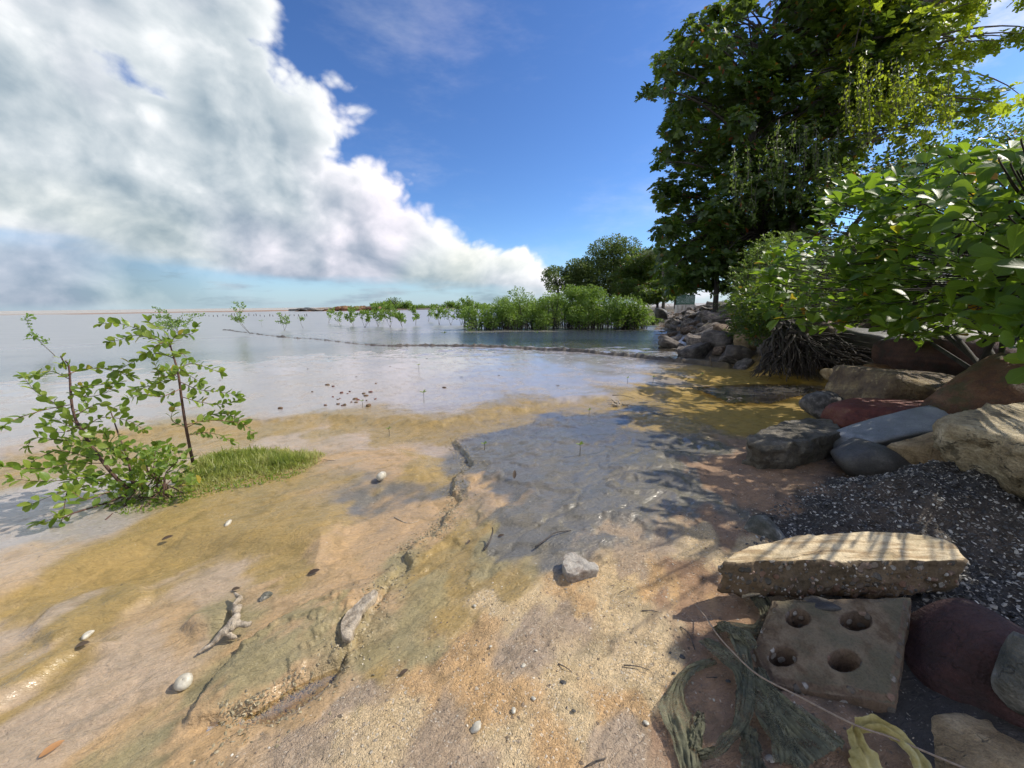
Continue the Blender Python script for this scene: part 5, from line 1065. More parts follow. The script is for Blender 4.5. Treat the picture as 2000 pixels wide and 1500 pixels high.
# feathery shrub
def bank_shrub():
    b = P(1600, 650, 7.4); b[2] = tz(b[0], b[1]); t = empty('bank_shrub', b, 'dark small-leaved shrub filling the bank above the root mass, behind the almond leaves', 'shrub')
    q = sample_poly([(1440, 640), (1450, 570), (1500, 540), (1600, 540), (1760, 560), (1900, 580), (1900, 640), (1780, 655), (1640, 648), (1560, 650), (1480, 660)], 120, 16); cs = P(q[:, 0], q[:, 1], 7.2 + g.uniform(-.7, .5, len(q))); a = Acc()
    for c in cs: tube(a, [b + g.normal(0, .3, 3) * [1, 1, 0], (b + c) / 2 + [0, 0, .12], c], [.014, .005], 4, n=7)
    obj('stems', a, B_dark, b, t, kind='stuff'); crown_from(cs, [.24] * len(cs), 15000, .085, .5, L_dark, 'far', b, t, 'foliage', .8, .2, .6)
bank_shrub()
def feathery():
    b = P(1470, 640, 8.4); b[2] = tz(b[0], b[1]); t = empty('feathery_shrub', b, 'fine-leaved feathery shrub between the rock bank and the almond bush', 'shrub')
    q = sample_poly([(1432, 560), (1450, 520), (1478, 480), (1520, 462), (1560, 475), (1580, 520), (1560, 590), (1520, 650), (1470, 680), (1432, 668), (1425, 610)], 170, 9); cs = P(q[:, 0], q[:, 1], 8.2 + g.uniform(-.6, .6, len(q))); a = Acc(); O = []; Dd = []
    for c in cs:
        tube(a, [b + g.normal(0, .15, 3) * [1, 1, 0], (b + c) / 2 + [0, 0, .12], c], [.012, .004], 4, n=8)
        for _ in range(7):
            d = unit(g.normal(0, .6, 3) + [-.1, 0, .55]); L = g.uniform(.18, .42); u = np.linspace(.1, 1, 16)[:, None]; p = c + d * u * L + np.array([0, 0, -1]) * (u ** 2) * L * .45; O.append(p); s = unit(np.cross(d, [0, 0, 1.])); Dd.append(s * g.choice([-1, 1], (16, 1)) + d * .7)
    obj('stems', a, B_grey, b, t, kind='stuff'); O = np.concatenate(O); Dd = unit(np.concatenate(Dd) + g.normal(0, .3, O.shape)); a = Acc(); leaves_acc(a, O, Dd, unit(g.normal(0, .5, O.shape) + [0, 0, 1]), g.uniform(.05, .09, len(O)), .018, 'card'); obj('foliage', a, L_feath, b, t, kind='stuff')
feathery()

# ---- the almond bush leaning in from the right
ALM = [(1478, 545), (1500, 500), (1560, 470), (1600, 435), (1625, 390), (1680, 355), (1760, 345), (1830, 305), (1900, 288), (2000, 255), (2160, 200), (2200, 700), (2010, 710), (1960, 668), (1900, 640), (1850, 655), (1790, 668), (1740, 640), (1700, 612), (1640, 640), (1560, 636), (1505, 612), (1476, 580)]
def dep_alm(x): return np.interp(x, [1470, 1600, 1700, 1800, 1900, 2000, 2200], [6.0, 4.9, 4.0, 3.2, 2.5, 1.95, 1.6])
def rosette(c, ax, L, nl, O, D, N, LL):
    ax = unit(ax); s = unit(np.cross(ax, [0.3, 1, .2])); w = np.cross(ax, s); a0 = g.uniform(0, 6.28)
    for i in range(nl):
        a = a0 + i * 2 * np.pi / nl + g.normal(0, .2); o = s * np.cos(a) + w * np.sin(a); tl = g.uniform(.0, .55); d = unit(o + ax * tl); O.append(c + d * .012); D.append(d); N.append(unit(ax - o * tl * .8 + g.normal(0, .15, 3))); LL.append(L * g.uniform(.7, 1.15))
def almond():
    b = P(1980, 640, 3.4); b[2] = tz(b[0], b[1]); t = empty('almond_bush', b, 'large sea-almond bush with glossy paddle leaves overhanging the rocks at the right', 'bush'); O, D, N, LL = [], [], [], []
    hub = [P(1960, 560, 3.9), P(1860, 560, 4.8), P(1760, 570, 5.6), P(1990, 460, 3.5), P(2080, 520, 3.0), P(1700, 560, 6.2), P(1640, 590, 6.6)]
    for i, h in enumerate(hub):
        a = Acc(); tube(a, [b + g.normal(0, .1, 3) * [1, 1, 0], (b + h) / 2 + [0, 0, .1], h], [.024, .014], 7, 0, .1, n=14); obj('trunk', a, B_dark, b, t)
    def tip(x, y, dd, Lm=1.0):
        c = P(x, y, dep_alm(x) + dd); h = hub[int(np.argmin([np.linalg.norm(c - k_) for k_ in hub]))]; a = Acc()
        h = c + (h - c) * (.30 if x > 1880 and y < 420 else 1.0); tube(a, [h, h * .5 + c * .5 + [0, 0, -.06 * (1 if x < 1880 else .3)], c + [0, 0, -.02], c], [.006, .003], 5, n=10); obj('branch', a, B_dark, b, t)
        rosette(c, np.array([-.25, -.35, .85]) + g.normal(0, .35, 3), .142 * Lm * (1 + .10 * (dep_alm(x) - 2)), g.integers(5, 8), O, D, N, LL)
    q = np.vstack([sample_poly(ALM, 230, 19), sample_poly([p for p in ALM if p[0] < 1800] + [(1790, 600)], 240, 11)])
    # a window of sky stays open
    q = q[~((q[:, 0] > 1628) & (q[:, 0] < 1700) & (q[:, 1] > 395) & (q[:, 1] < 447))]
    for x, y in q: tip(x, y, g.uniform(-.25, .5))
    for x, y, dd, Lm in [(1930, 655, -.35, 1.3), (1735, 642, -.3, 1.0), (1765, 560, -.3, 1.0), (1640, 395, -.5, 1.1), (1620, 415, -.4, 1.0), (1660, 378, -.3, .9), (1985, 660, -.2, 1.2)]: tip(x, y, dd, Lm)
    q2 = sample_poly([(x, y + (26 if y < 480 else -6)) for x, y in ALM], 360, 15)
    q2 = q2[~((q2[:, 0] > 1628) & (q2[:, 0] < 1705) & (q2[:, 1] > 390) & (q2[:, 1] < 450))]
    for x, y in q2:
        rosette(P(x, y + 10, dep_alm(x) + g.uniform(.5, 1.8)), np.array([-.1, -.1, .9]) + g.normal(0, .5, 3), .145, 6, O, D, N, LL)
    # boughs that lean out to the right of the picture and shade the block and the gravel
    sh = Gl([(1300, 1185), (1420, 1120), (1500, 1170), (1560, 1000), (1680, 930), (2000, 930), (2150, 1200), (2100, 1560), (1320, 1560), (1300, 1300)]); lo, hi = sh.min(0), sh.max(0); qs = g.uniform(lo, hi, (1500, 2)); qs = qs[sdp(qs, sh) > .02][:300]
    for i, q_ in enumerate(qs):
        c = np.array([q_[0], q_[1], 0.0]) + TOSUN * (g.uniform(1.55, 2.35) / TOSUN[2])
        cc = (c - CAMLOC) @ CMn; X_ = 1000 + FPX * cc[0] / -cc[2]; Y_ = 750 - FPX * cc[1] / -cc[2]
        if X_ < 1960 and not inside(np.array([[X_, Y_]]), np.array(ALM, float))[0]: continue
        if i % 4 == 0: h = hub[4]; a = Acc(); tube(a, [h, (h + c) / 2 + [0, 0, .06], c], [.009, .003], 5, n=8); obj('branch', a, B_dark, b, t)
        rosette(c, np.array([0, 0, 1.0]) + g.normal(0, .35, 3), .15, 7, O, D, N, LL)
    O, D, N, LL = map(np.array, (O, D, N, LL)); kk = keep_open(O + D * .05) & keep_open(O + D * .12); O, D, N, LL = O[kk], D[kk], N[kk], LL[kk]; put_leaves(O, D, N, LL, LL * g.uniform(.46, .58, len(LL)), 'obovate', L_alm, b, t, 300, 'mid', 'foliage'); return t
alm = almond()
#@@PART5
# ------------------------------------------------------------------ root mass of the fallen tree
def roots():
    b = P(1545, 705, 6.0); b[2] = tz(b[0], b[1]); t = empty('root_mass', b, 'black mass of exposed dead roots fanning down to the water under the leaves', 'roots')
    a = Acc(); tube(a, [P(1560, 600, 6.6), P(1545, 630, 6.3), P(1535, 665, 6.1), P(1540, 700, 6.0)], [.10, .17, .22, .16], 10, 0, .5, n=16); obj('stump', a, B_rt, b, t)
    F = Acc()
    for i in range(340):
        if g.random() < .55:
            o = P(g.uniform(1510, 1560), g.uniform(625, 680), 6.1 + g.uniform(-.1, .2)); e = P(g.uniform(1462, 1640), g.uniform(722, 742), 5.8 + g.uniform(-.25, .5)); md = (o + e) / 2 + [0, 0, .02] + g.normal(0, .06, 3) + np.array([0, -.06, .06])
        else:
            o = P(g.uniform(1530, 1620), g.uniform(650, 715), 6.0 + g.uniform(-.1, .3)); e = P(g.uniform(1620, 1720), g.uniform(668, 738), 5.5 + g.uniform(-.2, .4)); md = (o + e) / 2 + g.normal(0, .07, 3) + np.array([0, 0, .05])
        r = g.uniform(.005, .017); tgt = Acc() if i < 60 else F
        p = smooth_path([o, md + (o - md) * .3, md + (e - md) * .4, e], 14); p = p + np.column_stack([fbm(p * 6 + i * 3.3 + k_, 3) for k_ in range(3)]) * .07
        tube(tgt, p, [r * 1.5, r, r * .35], 5, g.random(), .3)
        if i < 60: obj('root', tgt, B_rt, b, t)
    obj('fine_roots', F, B_rt, b, t, kind='stuff')
B_rt = bark_mat('bark_dead_root', (.018, .014, .012), (.085, .07, .060), 20)
roots()

# ------------------------------------------------------------------ shore litter
m_drift = bark_mat('driftwood', (.16, .12, .08), (.60, .51, .39), 40); m_wetw = bark_mat('wet_wood', (.03, .026, .024), (.11, .09, .075), 26, .5)
def gp(x, y, z=.02): q = G(x, y, 0); return G(x, y, tz(q[0], q[1]) + z)
def driftwood():
    gd = np.random.default_rng(5)
    def tube(a, pts, r, sides, rnd, rough, n): P_ = smooth_path(pts, n); P_ = P_ + .009 * np.column_stack([fbm(P_ * 22 + k_ * 9, 3) for k_ in range(3)]); globals()['tube'](a, P_, np.array(r) * (1.0), sides, rnd, rough)
    b = gp(440, 1230, 0); t = empty('driftwood', b, 'pale forked piece of driftwood lying on the mud beside the small olive hump', 'driftwood')
    a = Acc(); tube(a, [gp(388, 1276, .012), gp(412, 1258, .025), gp(438, 1234, .04), gp(455, 1220, .05), gp(462, 1200, .05), gp(470, 1183, .04)], [.003, .010, .013, .017, .013, .008], 10, 0, .9, n=44); obj('trunk', a, m_drift, b, t)
    for pts, r in [([gp(455, 1222, .05), gp(474, 1220, .05), (gp(488, 1220, .045))], [.022, .012, .010]), ([gp(462, 1198, .045), gp(460, 1180, .045), gp(468, 1168, .04), gp(458, 1158, .03)], [.018, .012, .014, .004]), ([gp(440, 1236, .035), gp(456, 1244, .02), gp(462, 1246, .01)], [.018, .010, .004])]:
        a = Acc(); tube(a, pts, np.array(r) * .8, 8, 0, .8, n=20); obj('branch', a, m_drift, b, t)
driftwood()
def bark_slab():
    pts = [(668, 1246), (664, 1215), (680, 1190), (706, 1168), (730, 1152), (738, 1158), (722, 1180), (706, 1205), (690, 1232), (682, 1250)]
    z = tz(*G(700, 1200, 0)[:2]); chunk('bark_slab', 'weathered slab of split wood lying along the edge of the mud shelf', 'wood', m_drift, pts, z + .028, .035, rough=.006, top_rough=.006, rnd_edge=.006, n=80, seed=44)
bark_slab()
def lathe(name, label, cat, prof, pos, axis, mat, group=None, sides=18, extra=None):
    prof = np.array(prof); ax = unit(np.array(axis)); s = unit(np.cross(ax, [0.1, .2, 1])); w = np.cross(ax, s); an = np.linspace(0, 2 * np.pi, sides, endpoint=False)
    v = (pos + ax * prof[:, None, 0:1]) + (s * np.cos(an)[None, :, None] + w * np.sin(an)[None, :, None]) * prof[:, None, 1:2]; v = v.reshape(-1, 3)
    v = v + .0012 * fbm(v * 60, 3)[:, None]
    a = Acc(); a.add(v, grid_faces(sides, len(prof), True)[:, ::-1]); return obj(name, a, mat, pos, label=label, cat=cat, group=group)
m_shell, k_, out_ = newmat('shell'); _n = k_.noise(coord(k_), 40, 5, .6)
principled(k_, out_, Base_Color=k_.ramp(_n, [(.35, (.38, .34, .26)), (.6, (.62, .58, .48))]), Roughness=.45, Normal=k_.bump(_n, .3, .004))
lathe('shell', 'round white shell sitting in the mud at the lower left', 'shell', [(0, .001), (.002, .016), (.010, .023), (.022, .026), (.033, .020), (.038, .011), (.0385, .004), (.036, .001)], gp(361, 1337, .0), (.25, -.35, 1), m_shell)
lathe('shell', 'white barrel-shaped shell lying on the rippled mud near the channel', 'shell', [(0, .001), (.001, .013), (.008, .020), (.028, .027), (.055, .025), (.072, .014), (.076, .002)], gp(738, 935, .022), (.35, .9, .12), m_shell)
for x, y, s_, lb in [(518, 1166, 1.0, 'small grey-green shell right of the driftwood'), (930, 1422, 1.0, 'small cream shell fragment on the coarse sand near the bottom edge'), (170, 1240, .8, 'tiny yellow shell bit on the olive mud ridge'), (445, 1022, .7, 'small white shell bit on the mud below the grass'), (1388, 1040, .0, '')]:
    if s_: boulder('shell', lb, 'shell', m_shell if y != 1166 else m_streak, x, y, 24 * s_, 12 * s_, -float(((gp(x, y, .006) - CAMLOC) @ CMn)[2]), int(x), .6, yaw=int(x) % 90, roll=-20, rough=.05, boxy=0, pw=6, level=3)
# dead leaves and twigs
def dead_leaf(x, y, L, yaw, lb, up=.25, mat=None):
    b = gp(x, y, .006); a = Acc(); d = np.array([np.cos(R(yaw)), np.sin(R(yaw)), up]); leaves_acc(a, np.array([b]), np.array([d]), np.array([[.2, -.3, 1.0]]), L, L * .42, 'oval', np.array([.4])); obj('dead_leaf', a, mat or L_dead, b, label=lb, cat='leaf')
for q_ in [(600, 1122, .055, 20, 'dark curled leaf at the tip of the lower mud lobe'), (452, 1152, .04, 0, 'small dark leaf just above the driftwood'), (315, 1055, .05, 30, 'thin dark leaf on the mud below the grass tuft'), (972, 1048, .035, 10, 'small dark leaf right of the short upright twig'), (912, 1062, .03, 60, 'tiny dark leaf left of the short upright twig'),
           (1004, 935, .06, 80, 'dark leaf standing upright in the wet grey mud', 1.4), (148, 1262, .045, 10, 'dark leaf curled on the olive mud ridge'), (780, 1318, .03, 30, 'dark speck of leaf on the shelf of mud'), (75, 1480, .05, 60, 'narrow orange leaf near the bottom left corner', .1, L_orange)]: dead_leaf(*q_)
def twig(lb, pts, r, mat=None, cat='twig', sides=6, n=14): a = Acc(); p = [gp(*q) for q in pts]; tube(a, p, [r, r * .5], sides, 0, .2, n=n); return obj('twig', a, mat or m_wetw, p[0], label=lb, cat=cat)
twig('short curved dark twig stuck upright in the mud', [(945, 1074, .0), (955, 1060, .02), (962, 1040, .05), (962, 1030, .07)], .006)
twig('long bent black twig lying on the grey mud above the white stone', [(1046, 1068, .008), (1068, 1052, .018), (1085, 1040, .02), (1115, 1036, .012)], .005)
twig('thin brown twig lying on the crest of the mud bank', [(1196, 772, .02), (1215, 772, .03), (1240, 778, .02)], .006)
twig('thin twig standing out of the shallows near the rock bank', [(1390, 716, .0), (1386, 695, .25)], .006)
twig('thin dark stick poking from the mud at the right end of the grass', [(632, 898, .01), (655, 900, .02)], .003)
twig('faint crooked twig half sunk in the tan channel mud', [(770, 1010, .004), (800, 1022, .008), (838, 1008, .006)], .003, m_drift)
def litter(name, lb, cat, px, py, n, w, h, L, mat, sd, grp=None):
    r = np.random.default_rng(sd); b = gp(px, py, 0); t = empty(name, b, lb, cat, grp)
    for i in range(n):
        a = Acc(); q = gp(px + r.uniform(-w, w), py + r.uniform(-h, h), .015); d = unit(r.normal(0, 1, 3) * [1, 1, .35]); tube(a, [q, q + d * L * .5 + [0, 0, .01], q + d * L * r.uniform(.6, 1.2)], [L * .09, L * .03], 5, 0, .4, n=6); obj('stick', a, mat, b, t)
litter('driftwood_heap', 'little heap of pale driftwood on the crest of the mud bank', 'driftwood', 1205, 790, 9, 14, 4, .12, m_drift, 3)
litter('driftwood_heap', 'grey twisted driftwood lump in the yellow shallows', 'driftwood', 1438, 780, 11, 16, 4, .18, m_drift, 4)
litter('driftwood_heap', 'tangle of bleached branches on the shore beneath the green fence', 'driftwood', 1300, 596, 22, 14, 4, 1.6, m_drift, 5)
# red-brown pebbles on the flat
for i in range(26):
    x, y = g.normal(682, 24), g.normal(777, 14)
    if i < 5: x, y = [(548, 797), (610, 765), (720, 792), (640, 752), (868, 757)][i]
    q = gp(x, y, .004); v, f = rock_shape(700 + i, 2, rough=.08); s_ = g.uniform(.012, .034) * (1.3 if i < 5 else 1); a = Acc(); a.add(v * [s_, s_ * .7, s_ * .45] @ rotm(g.uniform(0, 360), 0, 0).T + q, f)
    obj('red_pebble', a, m_rust if g.random() < .7 else m_red, q, label='small red-brown pebble in the scatter on the pale wet flat', cat='pebble', group='red-brown pebbles on the pale flat')
for i, (x, y) in enumerate([(195, 800), (250, 757), (580, 675), (700, 735), (555, 672), (905, 737), (1063, 660), (1155, 655), (1085, 752), (975, 732), (830, 700), (760, 715), (330, 760), (430, 740), (520, 715), (1000, 712), (640, 700), (600, 722)]):
    dead_lb = 'small dark scrap of debris on the pale wet flat'; b = gp(x, y, .008); a = Acc(); leaves_acc(a, np.array([b]), unit(g.normal(0, 1, (1, 3)) * [1, 1, .2]), np.array([[0, 0, 1.]]), .07, .03, 'mid', np.array([.2])); obj('debris_scrap', a, L_dead, b, label=dead_lb, cat='debris', group='dark scraps scattered on the flat')
# sprouts
for i, (x, y, h, lb) in enumerate([(1132, 893, 26, 'green two-leaved sprout rising from the wet grey terrace'), (760, 852, 16, None), (828, 788, 22, None), (868, 668, 18, None), (1048, 665, 16, None), (946, 880, 14, None), (722, 640, 20, None), (1225, 750, 12, None), (1275, 748, 12, None), (512, 642, 16, None), (818, 725, 12, None), (708, 795, 12, None), (1150, 812, 12, None), (1370, 742, 12, None)]):
    b = gp(x, y, 0); D = depth_at(x, y, 0); H = h / FPX * D; t = empty('mangrove_seedling', b, lb or 'thin mangrove seedling standing alone in the shallow film of water', 'seedling', None if lb else 'thin seedlings on the tidal flat'); a = Acc(); tube(a, [b - [0, 0, .01], b + [.004, 0, H * .6], b + [0, 0, H]], [.0035, .002], 5, n=8); obj('stem', a, B_grey, b, t)
    for sg in (-1, 1, .3): a = Acc(); leaves_acc(a, np.array([b + [0, 0, H * .95]]), unit(np.array([[sg, .2 * sg, .5]])), np.array([[0, -.3, 1.]]), max(.03, H * .35), max(.015, H * .16), 'oval', np.array([.5])); obj('leaf', a, L_sap, b, t)
# weathered stakes across the far flat
for i in range(26):
    x = 392 + i * 8.4 + g.uniform(-3, 3); b = G(x, 617.5 + g.uniform(-1.2, 1.2), 0); D = np.linalg.norm(b); h = g.uniform(.12, .30) * D / 50; a = Acc(); tube(a, [b - [0, 0, .2], b + [g.uniform(-.1, .1), 0, h]], [.05, .04], 5); obj('stake', a, B_dark, b, label='short dark stake in the line across the far tidal flat', cat='stake', group='line of dark stakes on the far flat')

# ------------------------------------------------------------------ cloth, cord and plastic scrap
def cloth_mat(name, c1, c2, c3, tr=.15, holes=0):
    m, k, out = newmat(name); v = coord(k); n = k.noise(v, 9, 5, .6); w = k.vor(v, 700, 'F1', 0); w2 = k.noise(v, 60, 4, .65)
    col = k.ramp(k.m('ADD', k.m('MULTIPLY', n, .6), k.m('MULTIPLY', w2, .4)), [(.38, c1), (.52, c2), (.64, c3)])
    b = k.node('ShaderNodeBsdfPrincipled'); k.put(b.inputs['Base Color'], col); b.inputs['Roughness'].default_value = .72; k.put(b.inputs['Normal'], k.bump(k.m('ADD', w2, k.m('MULTIPLY', w, .3)), .5, .004))
    t = k.node('ShaderNodeBsdfTranslucent'); k.put(t.inputs[0], col); mx = k.node('ShaderNodeMixShader'); mx.inputs[0].default_value = tr; k.l.new(b.outputs[0], mx.inputs[1]); k.l.new(t.outputs[0], mx.inputs[2])
    if holes:
        hn = k.m('MULTIPLY', k.mapr(k.noise(v, 22, 4, .65), .42, .58), k.mapr(k.noise(v, 420, 2, .5), .40, .52)); tp = k.node('ShaderNodeBsdfTransparent'); m3 = k.node('ShaderNodeMixShader'); k.put(m3.inputs[0], k.m('MULTIPLY', hn, holes * 1.8, None, True)); k.l.new(mx.outputs[0], m3.inputs[1]); k.l.new(tp.outputs[0], m3.inputs[2]); k.l.new(m3.outputs[0], out.inputs[0])
    else: k.l.new(mx.outputs[0], out.inputs[0])
    return m
m_cloth = cloth_mat('cloth_green', (.065, .066, .042), (.15, .15, .088), (.27, .26, .165), .25, .30); m_plast = cloth_mat('plastic_yellow', (.42, .34, .10), (.62, .53, .22), (.72, .66, .36), .35)
def ribbon(acc, pts, w, pleats=4, amp=.008, lift=.012, n=60, m=34, seed=0):
    """pleated strip of cloth lying over the ground; pts (px, py, extra height), w = widths in metres"""
    p = smooth_path([gp(x, y, 0) + [0, 0, z] for x, y, z in pts], n); w = np.interp(np.linspace(0, 1, n), np.linspace(0, 1, len(w)), w); t = np.gradient(p, axis=0) * [1, 1, 0]; t = unit(t); s = np.cross(t, [0, 0, 1.])
    u = np.linspace(-1, 1, m); V = p[:, None] + s[:, None] * (u[None, :] * w[:, None] / 2)[..., None]; V = V.reshape(-1, 3); U = np.tile(u, n); Tn = np.repeat(np.linspace(0, 1, n), m)
    ph = pleats * 2.6 * U + 3.6 * fbm(np.column_stack([Tn * 3 + seed, U * 2.2]), 3); wl = np.repeat(w, m); fold = (np.abs(np.sin(ph)) * 1.1 - .5) * amp * (.55 + .8 * np.abs(vnoise(np.column_stack([Tn * 5 + seed, U * 2 + 9])))) * np.clip(wl / .10, .35, 1.3) + .010 * fbm(np.column_stack([Tn * 7 + seed, U * 3]), 3) + .005 * (1 - U ** 2)
    V[:, 2] += lift + fold; V[:, :2] += (np.repeat(s[:, :2], m, 0)) * (.006 * fbm(np.column_stack([Tn * 9, U * 4 + seed]), 3))[:, None]
    V[:, 2] = np.maximum(V[:, 2], terrain(V[:, :2]) + .002); acc.add(V, grid_faces(m, n))
def cloth():
    b = gp(1440, 1350, 0); t = empty('cloth', b, 'torn dark green cloth twisted on the sand against the four-hole block', 'cloth')
    for i, (pts, w, pl, am) in enumerate([
        ([(1372, 1262, .01), (1400, 1290, .03), (1440, 1330, .04), (1475, 1375, .035), (1530, 1430, .02), (1600, 1500, .01)], [.05, .065, .06, .10, .14, .17], 6, .009),
        ([(1425, 1240, .02), (1440, 1285, .045), (1452, 1330, .05), (1452, 1390, .04), (1440, 1440, .03), (1405, 1480, .02), (1365, 1490, .01)], [.04, .05, .035, .055, .035, .025, .02], 4, .009),
        ([(1405, 1235, .03), (1425, 1260, .05), (1450, 1280, .06), (1470, 1300, .05)], [.04, .05, .06, .03], 3, .010),
        ([(1395, 1300, .005), (1350, 1318, .006), (1322, 1352, .006), (1318, 1400, .008), (1336, 1460, .008), (1350, 1520, .006)], [.02, .03, .035, .085, .07, .05], 2, .005),
        ([(1366, 1410, .02), (1362, 1440, .02), (1352, 1480, .012)], [.02, .03, .035], 2, .006),
        ([(1470, 1345, .03), (1530, 1390, .02), (1590, 1430, .01), (1645, 1470, .01)], [.035, .045, .05, .035], 4, .008), ([(1480, 1330, .035), (1500, 1380, .03), (1520, 1440, .02), (1545, 1510, .01)], [.03, .045, .06, .08], 5, .009),
        ([(1460, 1440, .02), (1465, 1480, .015), (1475, 1540, .01)], [.04, .05, .06], 3, .007)]):
        a = Acc(); ribbon(a, pts, w, pl, am, seed=i * 3.1); obj('fold', a, m_cloth, b, t)
    b2 = gp(1490, 1190, 0); a = Acc(); ribbon(a, [(1440, 1150, .01), (1475, 1180, .03), (1500, 1215, .02), (1480, 1245, .015), (1420, 1232, .008), (1395, 1240, .005)], [.05, .08, .06, .05, .035, .03], 4, .012, seed=50); obj('cloth', a, m_cloth, b2, label='crumpled blackish green rag tucked behind the left corner of the four-hole block', cat='cloth')
cloth()
a = Acc(); pc = [gp(1358, 1180, .006), gp(1378, 1205, .05), gp(1400, 1238, .09), gp(1430, 1272, .09), gp(1480, 1318, .085)] ; pc += [G(1560, 1360, .10), G(1668, 1415, .09), G(1740, 1440, .07), G(1830, 1478, .05), G(1930, 1520, .04)]
tube(a, pc, [.0022, .0028], 6, 0, .1, n=60); obj('cord', a, B_cord if 'B_cord' in globals() else bark_mat('cord', (.30, .22, .16), (.48, .38, .28), 60), pc[3], label='thin tan cord stretched from the sand across the cloth to the yellow plastic scrap', cat='cord')
def plastic():
    b = G(1700, 1450, .05); a = Acc()
    for i, (pts, w) in enumerate([([(1668, 1418), (1676, 1450), (1690, 1485), (1705, 1530)], [.018, .05, .075, .08]), ([(1672, 1416), (1715, 1420), (1760, 1446), (1795, 1488), (1800, 1520)], [.02, .035, .045, .04, .02])]):
        p = smooth_path([G(x, y, .075 - .00035 * (y - 1415)) for x, y in pts], 40); wd = np.interp(np.linspace(0, 1, 40), np.linspace(0, 1, len(w)), w) * (1 + .35 * vnoise(np.column_stack([np.linspace(0, 9, 40) + i * 7, np.zeros(40)]))); tt = unit(np.gradient(p, axis=0)); s = unit(np.cross(tt, [0.2, -.4, 1.])); u = np.linspace(-1, 1, 22)
        V = (p[:, None] + s[:, None] * (u[None] * wd[:, None] / 2)[..., None]).reshape(-1, 3); V[:, 2] += .012 * fbm(V * [40, 40, 0] + i * 5, 3) + .008 * np.sin(np.tile(u, 40) * 5 + 3 * fbm(V * 12, 2)); a.add(V, grid_faces(22, 40))
    obj('plastic_scrap', a, m_plast, b, label='torn yellow plastic scrap snagged on the cord at the bottom right', cat='plastic scrap')
plastic()
boulder('stone', 'white barnacled stone lying on the sand below the cloth', 'stone', m_white, 1502, 1487, 24, 24, depth_at(1502, 1492, .01), 611, .8, level=3, rough=.08)
boulder('stone', 'small green-grey stone between the barnacled stone and the yellow scrap', 'stone', m_streak, 1572, 1482, 20, 18, depth_at(1572, 1490, .01), 612, .8, level=3)

# ------------------------------------------------------------------ walls behind the trees
def cem(name, c1, c2):
    m, k, out = newmat(name); v = coord(k); n = k.noise(v, 1.6, 6, .65); n2 = k.noise(k.vm('MULTIPLY', v, (4, 4, .5)), 2, 5, .6); principled(k, out, Base_Color=k.ramp(k.m('MULTIPLY', k.m('ADD', n, n2), .5), [(.38, c1), (.58, c2)]), Roughness=.9, Normal=k.bump(n, .3, .02)); return m
m_wall = cem('wall_render', (.30, .27, .23), (.60, .58, .54)); m_gr, k_, out_ = newmat('fence_green'); principled(k_, out_, Base_Color=k_.mix(k_.noise(coord(k_), 8, 4, .6), (.015, .07, .045), (.03, .11, .075)), Roughness=.5)
def box(a, c, ux, hx, hy, hz):
    ux = unit(np.array([ux[0], ux[1], 0.])); uy = np.array([-ux[1], ux[0], 0]); v = np.array([c + ux * sx * hx + uy * sy * hy + np.array([0, 0, sz * hz]) for sx in (-1, 1) for sy in (-1, 1) for sz in (-1, 1)])
    a.add(v, np.array([[0, 1, 3, 2], [4, 6, 7, 5], [0, 4, 5, 1], [2, 3, 7, 6], [0, 2, 6, 4], [1, 5, 7, 3]]))
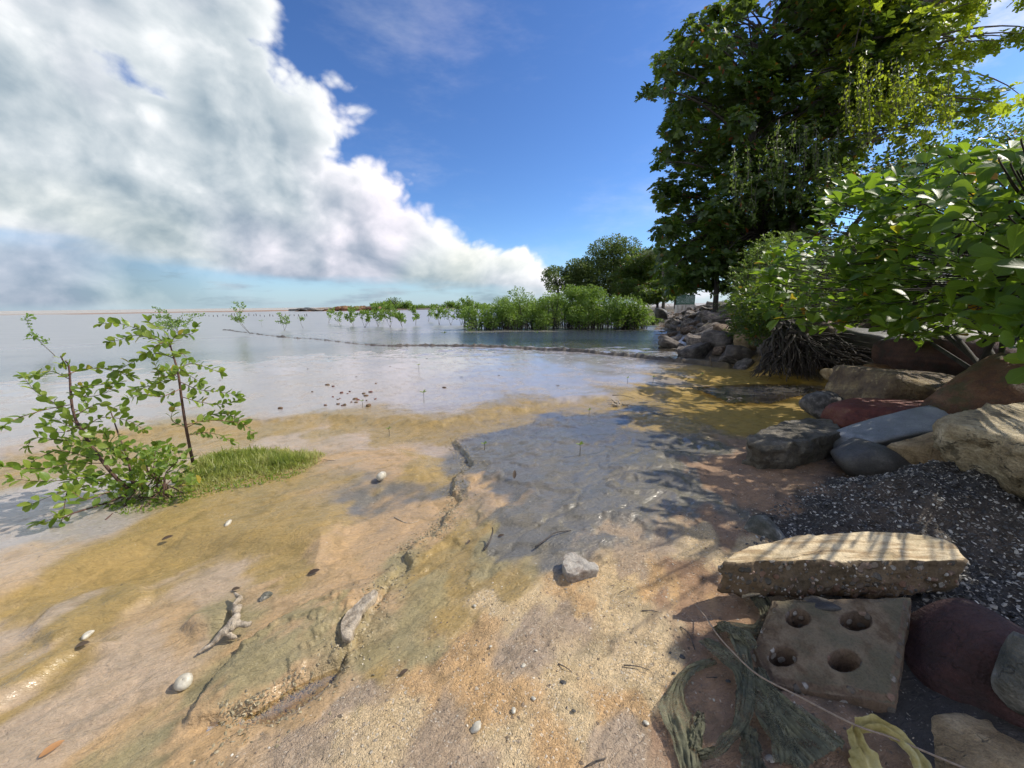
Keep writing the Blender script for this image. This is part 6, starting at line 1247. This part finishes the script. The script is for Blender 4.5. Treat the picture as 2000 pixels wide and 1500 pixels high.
def fence():
    c0 = P(1340, 576, 33); zb = tz(c0[0], c0[1]); c0[2] = zb; dx = np.array([1.0, .12, 0]); t = empty('fence', c0, 'green bar fence panel on a low concrete plinth at the end of the rock bank', 'fence'); a = Acc(); box(a, c0 + [0, 0, .35], dx, .85, .18, .55); obj('plinth', a, m_wall, c0, t, smooth=False)
    for i in range(15): a = Acc(); box(a, c0 + dx * (-.80 + i * .114) + [0, 0, 1.33], dx, .042, .02, .43); obj('bar', a, m_gr, c0, t, smooth=False)
    for z in (1.0, 1.70): a = Acc(); box(a, c0 + [0, 0, z], dx, .85, .012, .03); obj('rail', a, m_gr, c0, t, smooth=False)
fence()
def garden_wall():
    for i, (A_, B_, h, lb) in enumerate([(P(1432, 560, 17.5), P(1640, 540, 13.5), 1.5, 'pale rendered garden wall glimpsed behind the feathery shrub'), (P(1660, 540, 12.5), P(2300, 540, 7.2), 1.5, 'grey garden wall glimpsed through the leaves of the almond bush')]):
        c = (A_ + B_) / 2; d = B_ - A_; L = np.hypot(d[0], d[1]) / 2; zb = tz(c[0], c[1]); c[2] = zb; t = empty('garden_wall', c, lb, 'wall'); a = Acc(); box(a, c + [0, 0, h / 2 - .2], d, L, .09, h / 2 + .2); obj('wall', a, m_wall, c, t, smooth=False); a = Acc(); box(a, c + [0, 0, h + .04], d, L + .03, .13, .038); obj('coping', a, m_wall, c, t, smooth=False)
garden_wall()
for i in range(60):
    reg = [(1300, 900, 1640, 1030), (1500, 960, 1980, 1040), (1290, 1150, 1480, 1490), (900, 1120, 1290, 1490)][i % 4]; x = g.uniform(reg[0], reg[2]); y = g.uniform(reg[1], reg[3]); p0 = gp(x, y, .004)
    if i % 3 == 0: a = Acc(); d = unit(g.normal(0, 1, 3) * [1, 1, .12]) * g.uniform(.015, .05); tube(a, [p0, p0 + d + [0, 0, .004], p0 + d * 1.9 + g.normal(0, .004, 3) * [1, 1, 0]], [.0022, .001], 5, n=6); obj('twig_bit', a, m_wetw, p0, label='tiny twig bit among the specks scattered on the sand', cat='twig', group='tiny twig bits on the sand')
    else:
        a = Acc(); v, f = rock_shape(900 + i, 2, rough=.1); s_ = g.uniform(.004, .010); a.add(v * [s_, s_ * .7, s_ * .35] @ rotm(g.uniform(0, 360), g.uniform(-20, 20), 0).T + p0, f); w_ = g.random() < .6; obj('shell_bit' if w_ else 'dark_chip', a, m_shell if w_ else m_dark, p0, label='tiny pale shell bit lying on the sand' if w_ else 'tiny dark chip lying on the sand', cat='shell' if w_ else 'chip', group='tiny pale shell bits on the sand' if w_ else 'tiny dark chips on the sand')
#@@END
